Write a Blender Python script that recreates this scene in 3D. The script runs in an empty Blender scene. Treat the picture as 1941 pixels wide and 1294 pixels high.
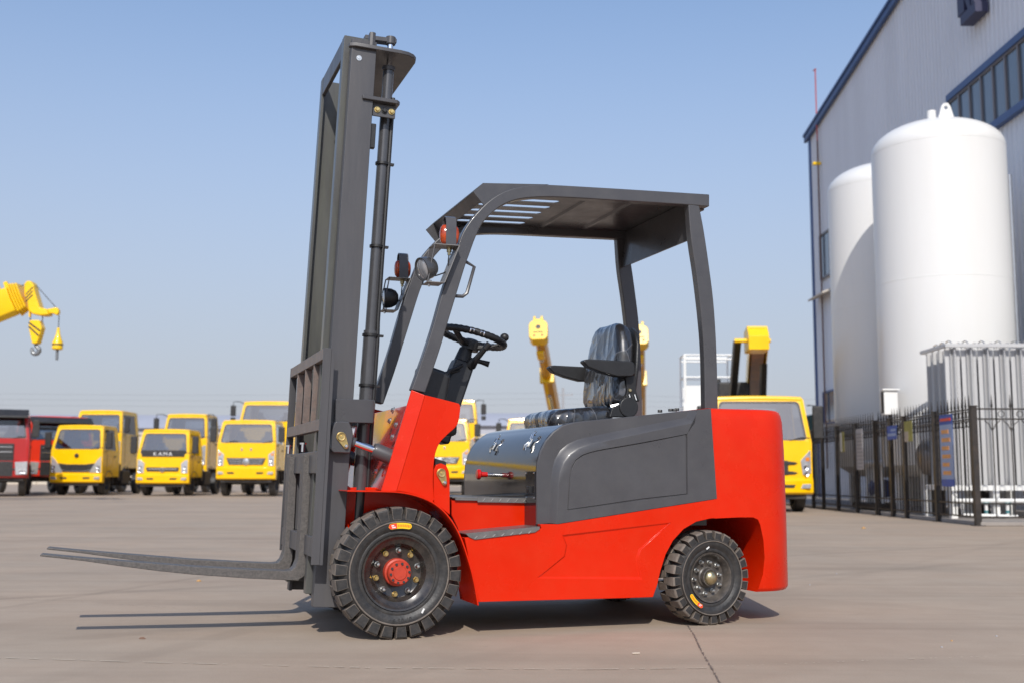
import bpy, bmesh, math, random
from mathutils import Vector, Matrix
R = math.radians
random.seed(7)
S = bpy.context.scene
C = S.collection

# ------------------------------------------------------------------ camera
FPX, TH, RO, CAMH = 2116.0, R(6.861), R(.21), .714
CX, CY = 970.5, 647.0
_fw = Vector((0, math.cos(TH), math.sin(TH)))
_r0 = Vector((1, 0, 0)); _u0 = Vector((0, -math.sin(TH), math.cos(TH)))
RT = math.cos(RO)*_r0 + math.sin(RO)*_u0
UP = -math.sin(RO)*_r0 + math.cos(RO)*_u0
EYE = Vector((0, 0, CAMH))
cam = bpy.data.cameras.new('camera'); cam_o = bpy.data.objects.new('camera', cam); C.objects.link(cam_o)
m = Matrix((RT, UP, -_fw)).transposed().to_4x4(); m.translation = EYE
cam_o.matrix_world = m
cam.sensor_width = 36.0; cam.lens = FPX/1941*36.0
cam.clip_start = .05; cam.clip_end = 3000
cam.dof.use_dof = True; cam.dof.focus_distance = 5.35; cam.dof.aperture_fstop = 2.9
S.camera = cam_o

# ------------------------------------------------------------------ light
SUN_EL = R(39.5)
w = bpy.data.worlds.new('World'); S.world = w; w.use_nodes = True
nt = w.node_tree; bg = nt.nodes['Background']
sky = nt.nodes.new('ShaderNodeTexSky'); sky.sky_type = 'NISHITA'; sky.sun_disc = False
sky.sun_elevation = SUN_EL; sky.sun_rotation = R(180)
sky.air_density = 1.0; sky.dust_density = .9; sky.ozone_density = 2.6; sky.altitude = 0
# thin ground haze: the sky whitens towards the horizon all the way round
tc = nt.nodes.new('ShaderNodeTexCoord'); sx = nt.nodes.new('ShaderNodeSeparateXYZ')
nt.links.new(tc.outputs['Generated'], sx.inputs[0])
rp = nt.nodes.new('ShaderNodeValToRGB'); rp.color_ramp.interpolation = 'EASE'
rp.color_ramp.elements[0].position = .0; rp.color_ramp.elements[0].color = (.9,)*3+(1,)
rp.color_ramp.elements[1].position = .53; rp.color_ramp.elements[1].color = (.0,)*3+(1,)
nt.links.new(sx.outputs['Z'], rp.inputs[0])
mx = nt.nodes.new('ShaderNodeMix'); mx.data_type = 'RGBA'
nt.links.new(rp.outputs[0], mx.inputs[0]); nt.links.new(sky.outputs[0], mx.inputs[6])
mx.inputs[7].default_value = (2.55, 2.60, 3.0, 1)
nt.links.new(mx.outputs[2], bg.inputs[0]); bg.inputs[1].default_value = .15
sl = bpy.data.lights.new('sun', 'SUN'); sl.energy = 3.2; sl.angle = R(.53); sl.color = (1.0, .955, .89)
so = bpy.data.objects.new('sun', sl); C.objects.link(so)
so.rotation_euler = (math.pi/2 - SUN_EL, 0, 0)      # shines from behind the camera towards +y
S.view_settings.view_transform = 'Standard'; S.view_settings.look = 'None'
S.view_settings.exposure = 0.25; S.view_settings.gamma = 1.0; S.view_settings.use_curve_mapping = False

# ------------------------------------------------------------------ pixel to position helpers
def ray(px, py): return FPX*_fw + (px-CX)*RT - (py-CY)*UP
def gnd(px, py, z=0.0):
    r = ray(px, py); return EYE + r*((z-CAMH)/r.z)
def aty(px, py, y):
    r = ray(px, py); return EYE + r*(y/r.y)
PSI = R(19.18); FA = Vector((-.489, 5.012, 0)); FW = 1.244     # forklift heading, near front wheel foot, width
FU = Vector((math.cos(PSI), math.sin(PSI), 0)); FV = Vector((-math.sin(PSI), math.cos(PSI), 0))
def fl(px, py, v):
    """(u, z) of a pixel on the forklift's side plane at lateral distance v."""
    r = ray(px, py); t = (FA + FV*v - EYE).dot(FV)/r.dot(FV); p = EYE + r*t
    return ((p-FA).dot(FU), p.z)
def fls(pts, v): return [fl(x, y, v) for x, y in pts]

# ------------------------------------------------------------------ materials
MATS = {}
def mat(name, col, rough=.5, metal=0.0, var=.0, scale=8.0, bump=0.0, bscale=60.0, coat=0.0, dust=None, rvar=.0, alpha=1.0, spec=.5, emit=None, streak=False):
    if name in MATS: return MATS[name]
    mt = bpy.data.materials.new(name); mt.use_nodes = True; n = mt.node_tree; L = n.links.new
    b = n.nodes['Principled BSDF']
    b.inputs['Base Color'].default_value = (*col, 1); b.inputs['Roughness'].default_value = rough
    b.inputs['Metallic'].default_value = metal; b.inputs['Specular IOR Level'].default_value = spec
    if coat: b.inputs['Coat Weight'].default_value = coat; b.inputs['Coat Roughness'].default_value = .06
    t = n.nodes.new('ShaderNodeTexCoord')
    co = t.outputs['Object']
    if streak:
        mp = n.nodes.new('ShaderNodeMapping'); mp.inputs['Scale'].default_value = (1, 1, .12); L(co, mp.inputs[0]); co = mp.outputs[0]
    last = None
    if var or dust or rvar:
        ns = n.nodes.new('ShaderNodeTexNoise'); ns.inputs['Scale'].default_value = scale; ns.inputs['Detail'].default_value = 6; ns.inputs['Roughness'].default_value = .62
        L(co, ns.inputs['Vector'])
        if var:
            mr = n.nodes.new('ShaderNodeMapRange'); mr.inputs[1].default_value = .25; mr.inputs[2].default_value = .75
            mr.inputs[3].default_value = 1-var; mr.inputs[4].default_value = 1+var; L(ns.outputs[0], mr.inputs[0])
            mm = n.nodes.new('ShaderNodeMix'); mm.data_type = 'RGBA'; mm.blend_type = 'MULTIPLY'; mm.inputs[0].default_value = 1
            mm.inputs[6].default_value = (*col, 1); L(mr.outputs[0], mm.inputs[7]); last = mm.outputs[2]
        if dust:
            ns2 = n.nodes.new('ShaderNodeTexNoise'); ns2.inputs['Scale'].default_value = scale*2.3; ns2.inputs['Detail'].default_value = 8; ns2.inputs['Roughness'].default_value = .7
            L(co, ns2.inputs['Vector'])
            mr2 = n.nodes.new('ShaderNodeMapRange'); mr2.inputs[1].default_value = .42; mr2.inputs[2].default_value = .72; mr2.inputs[4].default_value = dust[1]
            L(ns2.outputs[0], mr2.inputs[0])
            md = n.nodes.new('ShaderNodeMix'); md.data_type = 'RGBA'; L(mr2.outputs[0], md.inputs[0])
            if last: L(last, md.inputs[6])
            else: md.inputs[6].default_value = (*col, 1)
            md.inputs[7].default_value = (*dust[0], 1); last = md.outputs[2]
        if rvar:
            mr3 = n.nodes.new('ShaderNodeMapRange'); mr3.inputs[1].default_value = .3; mr3.inputs[2].default_value = .7
            mr3.inputs[3].default_value = max(.02, rough-rvar); mr3.inputs[4].default_value = rough+rvar; L(ns.outputs[0], mr3.inputs[0]); L(mr3.outputs[0], b.inputs['Roughness'])
        if last: L(last, b.inputs['Base Color'])
    if bump:
        nb = n.nodes.new('ShaderNodeTexNoise'); nb.inputs['Scale'].default_value = bscale; nb.inputs['Detail'].default_value = 5; L(co, nb.inputs['Vector'])
        bp = n.nodes.new('ShaderNodeBump'); bp.inputs['Strength'].default_value = bump; bp.inputs['Distance'].default_value = .01
        L(nb.outputs[0], bp.inputs['Height']); L(bp.outputs[0], b.inputs['Normal'])
        if coat: L(bp.outputs[0], b.inputs['Coat Normal'])
    if emit: b.inputs['Emission Color'].default_value = (*emit[0], 1); b.inputs['Emission Strength'].default_value = emit[1]
    MATS[name] = mt; return mt
def glass(name, tint, t=.5, rough=.03):
    if name in MATS: return MATS[name]
    mt = bpy.data.materials.new(name); mt.use_nodes = True; n = mt.node_tree; L = n.links.new
    n.nodes.remove(n.nodes['Principled BSDF']); out = n.nodes['Material Output']
    tr = n.nodes.new('ShaderNodeBsdfTransparent'); tr.inputs[0].default_value = (*tint, 1)
    gl = n.nodes.new('ShaderNodeBsdfGlossy'); gl.inputs['Roughness'].default_value = rough
    fr = n.nodes.new('ShaderNodeFresnel'); fr.inputs[0].default_value = 1.5
    ad = n.nodes.new('ShaderNodeMath'); ad.operation = 'ADD'; ad.inputs[1].default_value = t; L(fr.outputs[0], ad.inputs[0])
    ms = n.nodes.new('ShaderNodeMixShader'); L(ad.outputs[0], ms.inputs[0]); L(tr.outputs[0], ms.inputs[1]); L(gl.outputs[0], ms.inputs[2])
    L(ms.outputs[0], out.inputs[0]); MATS[name] = mt; return mt

DUST = (.33, .27, .22)
RED = mat('red_paint', (.62, .016, .0003), .27, var=.08, scale=2.2, coat=.1, dust=((.60, .045, .012), .3), rvar=.14, bump=.05, bscale=7, spec=.2)
REDIN = RED
GREY = mat('grey_paint', (.062, .0605, .065), .36, var=.09, scale=5, coat=.12, dust=((.09, .087, .086), .3), rvar=.12, bump=.03, bscale=14)
GREYD = mat('grey_mast_paint', (.066, .065, .070), .4, var=.22, scale=4, dust=((.11, .10, .094), .35), rvar=.12, bump=.05, bscale=50, streak=True)
GLOSS = mat('dark_gloss_paint', (.02, .02, .023), .09, var=.1, scale=6, coat=.35, rvar=.04)
BROWNM = mat('brown_steel', (.135, .11, .10), .45, var=.3, scale=14, dust=((.27, .17, .13), .45), bump=.1, bscale=80)  # brown steel with lighter reddish blotches
FORKM = mat('black_forged_steel', (.075, .069, .066), .5, var=.3, scale=45, dust=((.2, .175, .155), .45), bump=.3, bscale=260)
RUBBER = mat('tyre_rubber', (.022, .0215, .0215), .5, var=.25, scale=14, dust=((.09, .077, .067), .4), bump=.15, bscale=90)
TREAD = mat('dusty_tread_rubber', (.13, .108, .09), .85, var=.3, scale=12, dust=((.24, .20, .165), .7), bump=.25, bscale=70)
BLACK = mat('black_plastic', (.016, .016, .017), .42, var=.2, scale=20, bump=.12, bscale=300)
BLACKG = mat('black_gloss_paint', (.022, .02, .019), .24, var=.2, scale=10, coat=.4, dust=((.14, .11, .09), .3), rvar=.1)
RIMR = mat('dusty_rim_paint', (.05, .044, .04), .38, var=.2, scale=12, dust=((.2, .165, .13), .5), rvar=.1)
CHROME = mat('chrome', (.82, .82, .84), .14, 1.0, rvar=.06, scale=30)
ZINC = mat('zinc_plated_steel', (.62, .62, .6), .32, 1.0, var=.2, scale=40)
GOLD = mat('yellow_zinc_plating', (.66, .49, .2), .36, 1.0, var=.35, scale=60)
BRASS = mat('brass_cap', (.53, .45, .27), .38, 1.0, var=.25, scale=40, rvar=.1)
HUBRED = mat('hub_red_paint', (.45, .04, .016), .5, var=.15, scale=30, bump=.1, bscale=120)
ORANGE = mat('amber_lens', (.40, .045, .002), .12, var=.6, scale=55, coat=.8)
CHECKER = mat('tread_plate_steel', (.19, .185, .18), .4, .55, var=.25, scale=14, dust=((.3, .27, .24), .4))
LENS = mat('lamp_glass', (.45, .46, .48), .08, .5, coat=.6, var=.2, scale=40)
YELLOWST = mat('sticker_yellow', (.85, .56, .015), .4)
REDST = mat('sticker_red', (.75, .05, .02), .4)
WHITEP = mat('white_print', (.75, .75, .73), .4)

def seat_material():
    mt = bpy.data.materials.new('plastic_wrapped_vinyl'); mt.use_nodes = True; n = mt.node_tree; L = n.links.new
    b = n.nodes['Principled BSDF']; b.inputs['Base Color'].default_value = (.016, .016, .018, 1); b.inputs['Roughness'].default_value = .35
    b.inputs['Coat Weight'].default_value = 1; b.inputs['Coat Roughness'].default_value = .06; b.inputs['Coat IOR'].default_value = 1.7
    t = n.nodes.new('ShaderNodeTexCoord'); mp = n.nodes.new('ShaderNodeMapping'); mp.inputs['Scale'].default_value = (.75, .75, .45); mp.inputs['Rotation'].default_value = (.5, .35, .2)
    L(t.outputs['Object'], mp.inputs[0])
    n1 = n.nodes.new('ShaderNodeTexNoise'); n1.inputs['Scale'].default_value = 5; n1.inputs['Detail'].default_value = 1; L(mp.outputs[0], n1.inputs['Vector'])
    ad = n.nodes.new('ShaderNodeVectorMath'); ad.operation = 'MULTIPLY_ADD'; ad.inputs[1].default_value = (.12,)*3; L(n1.outputs['Color'], ad.inputs[0]); L(mp.outputs[0], ad.inputs[2])
    v0 = n.nodes.new('ShaderNodeTexVoronoi'); v0.feature = 'F1'; v0.inputs['Scale'].default_value = 13; L(ad.outputs[0], v0.inputs['Vector'])
    v = n.nodes.new('ShaderNodeTexVoronoi'); v.feature = 'DISTANCE_TO_EDGE'; v.inputs['Scale'].default_value = 13; L(ad.outputs[0], v.inputs['Vector'])
    sm = n.nodes.new('ShaderNodeMath'); sm.operation = 'MULTIPLY_ADD'; sm.inputs[1].default_value = 1.5; L(n1.outputs[0], sm.inputs[0]); L(v0.outputs['Distance'], sm.inputs[2])
    v2 = n.nodes.new('ShaderNodeTexVoronoi'); v2.inputs['Scale'].default_value = 34; L(ad.outputs[0], v2.inputs['Vector'])
    n3 = n.nodes.new('ShaderNodeTexNoise'); n3.inputs['Scale'].default_value = 4; L(t.outputs['Object'], n3.inputs['Vector'])
    g3 = n.nodes.new('ShaderNodeMapRange'); g3.inputs[1].default_value = .42; g3.inputs[2].default_value = .62; g3.inputs[4].default_value = .5; L(n3.outputs[0], g3.inputs[0])
    m3 = n.nodes.new('ShaderNodeMath'); m3.operation = 'MULTIPLY'; L(v2.outputs['Distance'], m3.inputs[0]); L(g3.outputs[0], m3.inputs[1])
    s3 = n.nodes.new('ShaderNodeMath'); s3.operation = 'ADD'; L(sm.outputs[0], s3.inputs[0]); L(m3.outputs[0], s3.inputs[1]); sm = s3
    bp = n.nodes.new('ShaderNodeBump'); bp.inputs['Strength'].default_value = .75; bp.inputs['Distance'].default_value = .03; L(sm.outputs[0], bp.inputs['Height'])
    L(bp.outputs[0], b.inputs['Coat Normal'])
    bp2 = n.nodes.new('ShaderNodeBump'); bp2.inputs['Strength'].default_value = .25; bp2.inputs['Distance'].default_value = .02; L(sm.outputs[0], bp2.inputs['Height']); L(bp2.outputs[0], b.inputs['Normal'])
    # milky film where the wrap bunches up
    cr = n.nodes.new('ShaderNodeMapRange'); cr.inputs[1].default_value = .035; cr.inputs[2].default_value = 0.; cr.inputs[3].default_value = 0.; cr.inputs[4].default_value = .16; L(v.outputs['Distance'], cr.inputs[0])
    mm = n.nodes.new('ShaderNodeMix'); mm.data_type = 'RGBA'; L(cr.outputs[0], mm.inputs[0]); mm.inputs[6].default_value = (.016, .016, .018, 1); mm.inputs[7].default_value = (.5, .5, .53, 1); L(mm.outputs[2], b.inputs['Base Color'])
    return mt
WRAP = seat_material()

# ------------------------------------------------------------------ mesh helpers
class B:
    def __init__(s): s.bm = bmesh.new()
    def face(s, pts):
        vs = [s.bm.verts.new(p) for p in pts]; return s.bm.faces.new(vs)
    def loft(s, rings, closed=True, caps=True):
        vr = [[s.bm.verts.new(p) for p in r] for r in rings]; n = len(vr[0])
        for a, b in zip(vr, vr[1:]):
            for i in range(n if closed else n-1):
                j = (i+1) % n; s.bm.faces.new((a[i], a[j], b[j], b[i]))
        if caps and closed:
            s.bm.faces.new(vr[0][::-1]); s.bm.faces.new(vr[-1])
        return s
    def box(s, a, b):
        x0, y0, z0 = a; x1, y1, z1 = b
        return s.loft([[(x0,y0,z0),(x1,y0,z0),(x1,y1,z0),(x0,y1,z0)], [(x0,y0,z1),(x1,y0,z1),(x1,y1,z1),(x0,y1,z1)]])
    def obox(s, c, ax, ay, az):
        """box about a centre with three half-axis vectors"""
        c, ax, ay, az = map(Vector, (c, ax, ay, az))
        return s.loft([[c-ax-ay-az, c+ax-ay-az, c+ax+ay-az, c-ax+ay-az], [c-ax-ay+az, c+ax-ay+az, c+ax+ay+az, c-ax+ay+az]])
    def prism(s, poly, v0, v1):          # poly in (x, z), extruded along y
        return s.loft([[(x, v0, z) for x, z in poly], [(x, v1, z) for x, z in poly]])
    def prismx(s, poly, x0, x1):         # poly in (y, z), extruded along x
        return s.loft([[(x0, y, z) for y, z in poly], [(x1, y, z) for y, z in poly]])
    def prismz(s, poly, z0, z1):         # poly in (x, y)
        return s.loft([[(x, y, z0) for x, y in poly], [(x, y, z1) for x, y in poly]])
    def holed(s, outer, holes, f0, f1):
        """plate with holes; f0/f1 map 2-D points to the two faces"""
        bm = s.bm; loops0 = []; loops1 = []
        for f, store in ((f0, loops0), (f1, loops1)):
            es = []
            for lp in [outer]+holes:
                vs = [bm.verts.new(f(*p)) for p in lp]; store.append(vs)
                es += [bm.edges.new((vs[i], vs[(i+1) % len(vs)])) for i in range(len(vs))]
            bmesh.ops.triangle_fill(bm, use_beauty=True, use_dissolve=False, edges=es)
        for a, b in zip(loops0, loops1):
            for i in range(len(a)):
                j = (i+1) % len(a); bm.faces.new((a[i], a[j], b[j], b[i]))
        return s
    def tube(s, path, r, n=10, caps=True):
        path = [Vector(p) for p in path]; rings = []; k = len(path)
        rs = r if isinstance(r, (list, tuple)) else [r]*k
        d0 = (path[1]-path[0]).normalized(); ref = Vector((0, 0, 1)) if abs(d0.z) < .9 else Vector((1, 0, 0))
        x = d0.cross(ref).normalized()
        for i, p in enumerate(path):
            d = (path[min(i+1, k-1)]-path[max(i-1, 0)]).normalized()
            x = (x - d*x.dot(d)).normalized(); y = d.cross(x)
            rings.append([p + x*rs[i]*math.cos(2*math.pi*j/n) + y*rs[i]*math.sin(2*math.pi*j/n) for j in range(n)])
        return s.loft(rings, True, caps)
    def lathe(s, prof, c=(0, 0, 0), axis='y', n=48, caps=False):
        """prof: (radius, height) pairs revolved about an axis"""
        c = Vector(c); rings = []
        for i in range(n):
            a = 2*math.pi*i/n; ca, sa = math.cos(a), math.sin(a)
            if axis == 'y': rings.append([c+Vector((r*ca, h, r*sa)) for r, h in prof])
            elif axis == 'z': rings.append([c+Vector((r*ca, r*sa, h)) for r, h in prof])
            else: rings.append([c+Vector((h, r*ca, r*sa)) for r, h in prof])
        vr = [[s.bm.verts.new(p) for p in r] for r in rings]
        for i in range(n):
            a, b = vr[i], vr[(i+1) % n]
            for k in range(len(prof)-1): s.bm.faces.new((a[k], a[k+1], b[k+1], b[k]))
        bmesh.ops.remove_doubles(s.bm, verts=s.bm.verts, dist=1e-6)
        return s
    def hexa(s, c, r, h, axis=(0, -1, 0), n=6):
        c = Vector(c); a = Vector(axis).normalized(); return s.tube([c, c+a*h*.85, c+a*h], [r, r, r*.86], n)
    def mesh(s, name, smooth=35, recalc=True):
        if recalc: bmesh.ops.recalc_face_normals(s.bm, faces=s.bm.faces)
        me = bpy.data.meshes.new(name); s.bm.to_mesh(me); s.bm.free()
        if smooth: me.shade_smooth(); me.set_sharp_from_angle(angle=R(smooth))
        return me
    def obj(s, name, mt, parent=None, bevel=0, seg=2, smooth=35, loc=None, recalc=True):
        return mk(name, s.mesh(name, smooth, recalc), mt, parent, bevel, seg, loc)
def mk(name, me, mt, parent=None, bevel=0, seg=2, loc=None):
    o = bpy.data.objects.new(name, me); C.objects.link(o)
    if mt and not me.materials: me.materials.append(mt)
    if parent: o.parent = parent
    if loc: o.location = loc
    if bevel:
        bv = o.modifiers.new('bevel', 'BEVEL'); bv.width = bevel; bv.segments = seg; bv.limit_method = 'ANGLE'; bv.angle_limit = R(40); bv.harden_normals = True
    return o
def tag(o, label=None, cat=None, group=None, kind=None):
    if label: o['label'] = label
    if cat: o['category'] = cat
    if group: o['group'] = group
    if kind: o['kind'] = kind
    return o
def empty(name, loc=(0, 0, 0), rz=0.0):
    o = bpy.data.objects.new(name, None); C.objects.link(o); o.location = loc; o.rotation_euler = (0, 0, rz); o.empty_display_size = .2; return o
def copy_tree(o, parent=None):
    c = o.copy(); C.objects.link(c); c.parent = parent
    for ch in list(o.children): copy_tree(ch, c)
    return c
def resample(pts, n):
    pts = [Vector(p) for p in pts]; d = [0]
    for a, b in zip(pts, pts[1:]): d.append(d[-1]+(b-a).length)
    out = []
    for i in range(n):
        t = d[-1]*i/(n-1); k = 0
        while k < len(pts)-2 and d[k+1] < t: k += 1
        out.append(pts[k].lerp(pts[k+1], (t-d[k])/max(1e-9, d[k+1]-d[k])))
    return out
def spline(pts, n):
    """Catmull-Rom through 2-D or 3-D points"""
    P = [Vector(p) for p in pts]; P = [2*P[0]-P[1]]+P+[2*P[-1]-P[-2]]; out = []
    for i in range(1, len(P)-2):
        for k in range(n):
            t = k/n; a, b, c, d = P[i-1:i+3]
            out.append(.5*((2*b)+(-a+c)*t+(2*a-5*b+4*c-d)*t*t+(-a+3*b-3*c+d)*t**3))
    out.append(P[-2]); return out
def rrect(x0, y0, x1, y1, r, n=5):
    out = []
    for cx, cy, a0 in ((x1-r, y1-r, 0), (x0+r, y1-r, 90), (x0+r, y0+r, 180), (x1-r, y0+r, 270)):
        for k in range(n+1):
            a = R(a0+90*k/n); out.append((cx+r*math.cos(a), cy+r*math.sin(a)))
    return out
GLYPH = {}
def glyph(ch, ext=.02):
    """flat letter mesh, 1 unit high, from the built-in font: (verts, faces, advance)"""
    if ch in GLYPH: return GLYPH[ch]
    cu = bpy.data.curves.new('glyph', 'FONT'); cu.body = ch; cu.size = 1.4; cu.resolution_u = 3; cu.extrude = ext
    o = bpy.data.objects.new('glyph', cu); C.objects.link(o)
    dg = bpy.context.evaluated_depsgraph_get(); me = bpy.data.meshes.new_from_object(o.evaluated_get(dg))
    vs = [v.co.copy() for v in me.vertices]; fs = [tuple(p.vertices) for p in me.polygons]
    xs = [v.x for v in vs] or [0, .3]
    GLYPH[ch] = (vs, fs, min(xs), max(xs)-min(xs))
    bpy.data.objects.remove(o); bpy.data.curves.remove(cu); bpy.data.meshes.remove(me)
    return GLYPH[ch]
def text_bm(b, txt, place, gap=.22, bold=1.0):
    """place(x, y, z) maps glyph space (letter height 1) to the target"""
    x = 0; lay = []
    for ch in txt:
        if ch == ' ': x += .5; continue
        vs, fs, x0, wd = glyph(ch); lay.append((vs, fs, x-x0)); x += wd+gap
    tot = x-gap
    for vs, fs, dx in lay:
        nv = [b.bm.verts.new(place(v.x+dx-tot/2, v.y, v.z)) for v in vs]
        for f in fs:
            try: b.bm.faces.new([nv[i] for i in f])
            except ValueError: pass
for ch in '6.50-1SOLIDTRE8KAM/': glyph(ch)

# ------------------------------------------------------------------ ground
def ground_material():
    mt = bpy.data.materials.new('worn_concrete'); mt.use_nodes = True; n = mt.node_tree; L = n.links.new
    b = n.nodes['Principled BSDF']; b.inputs['Roughness'].default_value = .82; b.inputs['Specular IOR Level'].default_value = .3
    t = n.nodes.new('ShaderNodeTexCoord'); P = t.outputs['Object']
    def noise(scale, det=6, rough=.6, vec=None, sc=None, rot=0):
        k = n.nodes.new('ShaderNodeTexNoise'); k.inputs['Scale'].default_value = scale; k.inputs['Detail'].default_value = det; k.inputs['Roughness'].default_value = rough
        if sc:
            mp = n.nodes.new('ShaderNodeMapping'); mp.inputs['Scale'].default_value = sc; mp.inputs['Rotation'].default_value = (0, 0, rot); L(P, mp.inputs[0]); L(mp.outputs[0], k.inputs['Vector'])
        else: L(P, k.inputs['Vector'])
        return k.outputs[0]
    def rng(i, a, bb, c, d):
        k = n.nodes.new('ShaderNodeMapRange'); L(i, k.inputs[0])
        for q, x in zip((1, 2, 3, 4), (a, bb, c, d)): k.inputs[q].default_value = x
        return k.outputs[0]
    def mul(a, bb):
        k = n.nodes.new('ShaderNodeMath'); k.operation = 'MULTIPLY'; L(a, k.inputs[0]); L(bb, k.inputs[1]); return k.outputs[0]
    big = noise(.55, 4, .55); mid = noise(3.2, 6, .65); fine = noise(130, 4, .7); grain = noise(420, 2, .6)
    st1 = noise(1.0, 5, .6, sc=(.10, 1.6, 1), rot=R(-9)); st2 = noise(1.0, 4, .6, sc=(.12, 2.6, 1), rot=R(14)); st3 = noise(1.3, 3, .5, sc=(.06, 5, 1), rot=R(24))
    f = mul(mul(rng(big, .3, .7, .90, 1.07), rng(mid, .3, .7, .93, 1.06)), mul(rng(fine, .3, .7, .93, 1.07), rng(grain, .25, .75, .92, 1.08)))
    f = mul(f, mul(rng(st1, .5, .72, 1.0, .86), mul(rng(st2, .52, .75, 1.0, .88), rng(st3, .58, .74, 1.0, .9))))
    # faint tyre marks: each a band along a straight line on the ground
    brk = rng(noise(2.2, 4, .6), .35, .6, .25, 1)
    for (xa, ya, xb, yb, wd, k) in ((0, 1152, 420, 1087, .05, .13), (60, 1294, 640, 1150, .09, .10), (0, 1135, 330, 1118, .04, .08), (1500, 1052, 1941, 1028, .07, .14), (1560, 1090, 1941, 1058, .09, .10), (1430, 1128, 1941, 1165, .10, .06), (1500, 1180, 1800, 1190, .16, .08), (300, 1015, 700, 1000, .12, .07), (700, 1290, 1000, 1225, .07, .05)):
        a_, b_ = gnd(xa, ya), gnd(xb, yb); d = (b_-a_); d.z = 0; d.normalize(); nn = Vector((-d.y, d.x, 0))
        dt = n.nodes.new('ShaderNodeVectorMath'); dt.operation = 'DOT_PRODUCT'; L(P, dt.inputs[0]); dt.inputs[1].default_value = nn
        sb = n.nodes.new('ShaderNodeMath'); sb.operation = 'SUBTRACT'; L(dt.outputs['Value'], sb.inputs[0]); sb.inputs[1].default_value = a_.dot(nn)
        ab = n.nodes.new('ShaderNodeMath'); ab.operation = 'ABSOLUTE'; L(sb.outputs[0], ab.inputs[0])
        mk2 = mul(rng(ab.outputs[0], wd*.5, wd, 1, 0), brk); f = mul(f, rng(mk2, 0, 1, 1, 1-k))
    rp = n.nodes.new('ShaderNodeMix'); rp.data_type = 'RGBA'; L(rng(noise(.8, 3), .35, .65, 0, 1), rp.inputs[0])
    rp.inputs[6].default_value = (.388, .300, .226, 1); rp.inputs[7].default_value = (.362, .292, .226, 1)
    mm = n.nodes.new('ShaderNodeMix'); mm.data_type = 'RGBA'; mm.blend_type = 'MULTIPLY'; mm.inputs[0].default_value = 1; L(rp.outputs[2], mm.inputs[6]); L(f, mm.inputs[7])
    # scattered darker drips and patches
    f_sp = rng(noise(6.5, 5, .7), .66, .74, 1, .88); f = mul(f, f_sp); L(f, mm.inputs[7])
    # small pale specks of grit
    v = n.nodes.new('ShaderNodeTexVoronoi'); v.inputs['Scale'].default_value = 26; L(P, v.inputs['Vector'])
    sp = mul(rng(v.outputs['Distance'], .05, .075, 1, 0), rng(noise(9, 2), .6, .64, 0, .35))
    ms = n.nodes.new('ShaderNodeMix'); ms.data_type = 'RGBA'; L(sp, ms.inputs[0]); L(mm.outputs[2], ms.inputs[6]); ms.inputs[7].default_value = (.55, .48, .4, 1)
    L(ms.outputs[2], b.inputs['Base Color'])
    bp = n.nodes.new('ShaderNodeBump'); bp.inputs['Strength'].default_value = .18; bp.inputs['Distance'].default_value = .004; L(fine, bp.inputs['Height']); L(bp.outputs[0], b.inputs['Normal'])
    return mt
GROUND = ground_material()
tag(B().box((-400, -60, -.3), (400, 900, 0)).obj('ground', GROUND, smooth=0), kind='structure')
JOINT = mat('joint_sealant', (.50, .43, .33), .8, var=.3, scale=20)
CRACK = mat('crack_dirt', (.17, .135, .11), .9, var=.3, scale=30)
def strip(name, pts, wd, mt, brk=.0, z=.004, jit=.3):
    b = B(); p = resample([(*gnd(x, y).xy, 0) for x, y in pts], 150)
    for a, c in zip(p, p[1:]):
        if random.random() < brk: continue
        d = (c-a).normalized(); s = Vector((-d.y, d.x, 0))
        w0 = wd*(1+random.uniform(-jit, jit))
        o0 = s*random.uniform(-jit, jit)*wd
        b.face([(a+o0-s*w0)+Vector((0, 0, z)), (c+o0-s*w0)+Vector((0, 0, z)), (c+o0+s*w0)+Vector((0, 0, z)), (a+o0+s*w0)+Vector((0, 0, z))])
    return tag(b.obj(name, mt, smooth=0), kind='structure')
strip('pavement_joint', [(-60, 1245), (300, 1256), (700, 1266), (1100, 1269), (1370, 1266)], .0032, JOINT, .35)
strip('pavement_joint', [(1366, 1264), (1650, 1252), (2050, 1238)], .0022, JOINT, .72)
strip('pavement_crack', [(1302, 1183), (1316, 1204), (1330, 1235), (1350, 1268), (1366, 1298), (1385, 1340)], .003, CRACK, .22, jit=.6)
strip('pavement_joint', [(560, 1170), (300, 1150), (-40, 1128)], .0016, CRACK, .7)

# ------------------------------------------------------------------ forklift
FK = empty('forklift', FA, PSI)
tag(FK, 'red and grey electric forklift standing in the foreground with forks pointing left', 'forklift')

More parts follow.
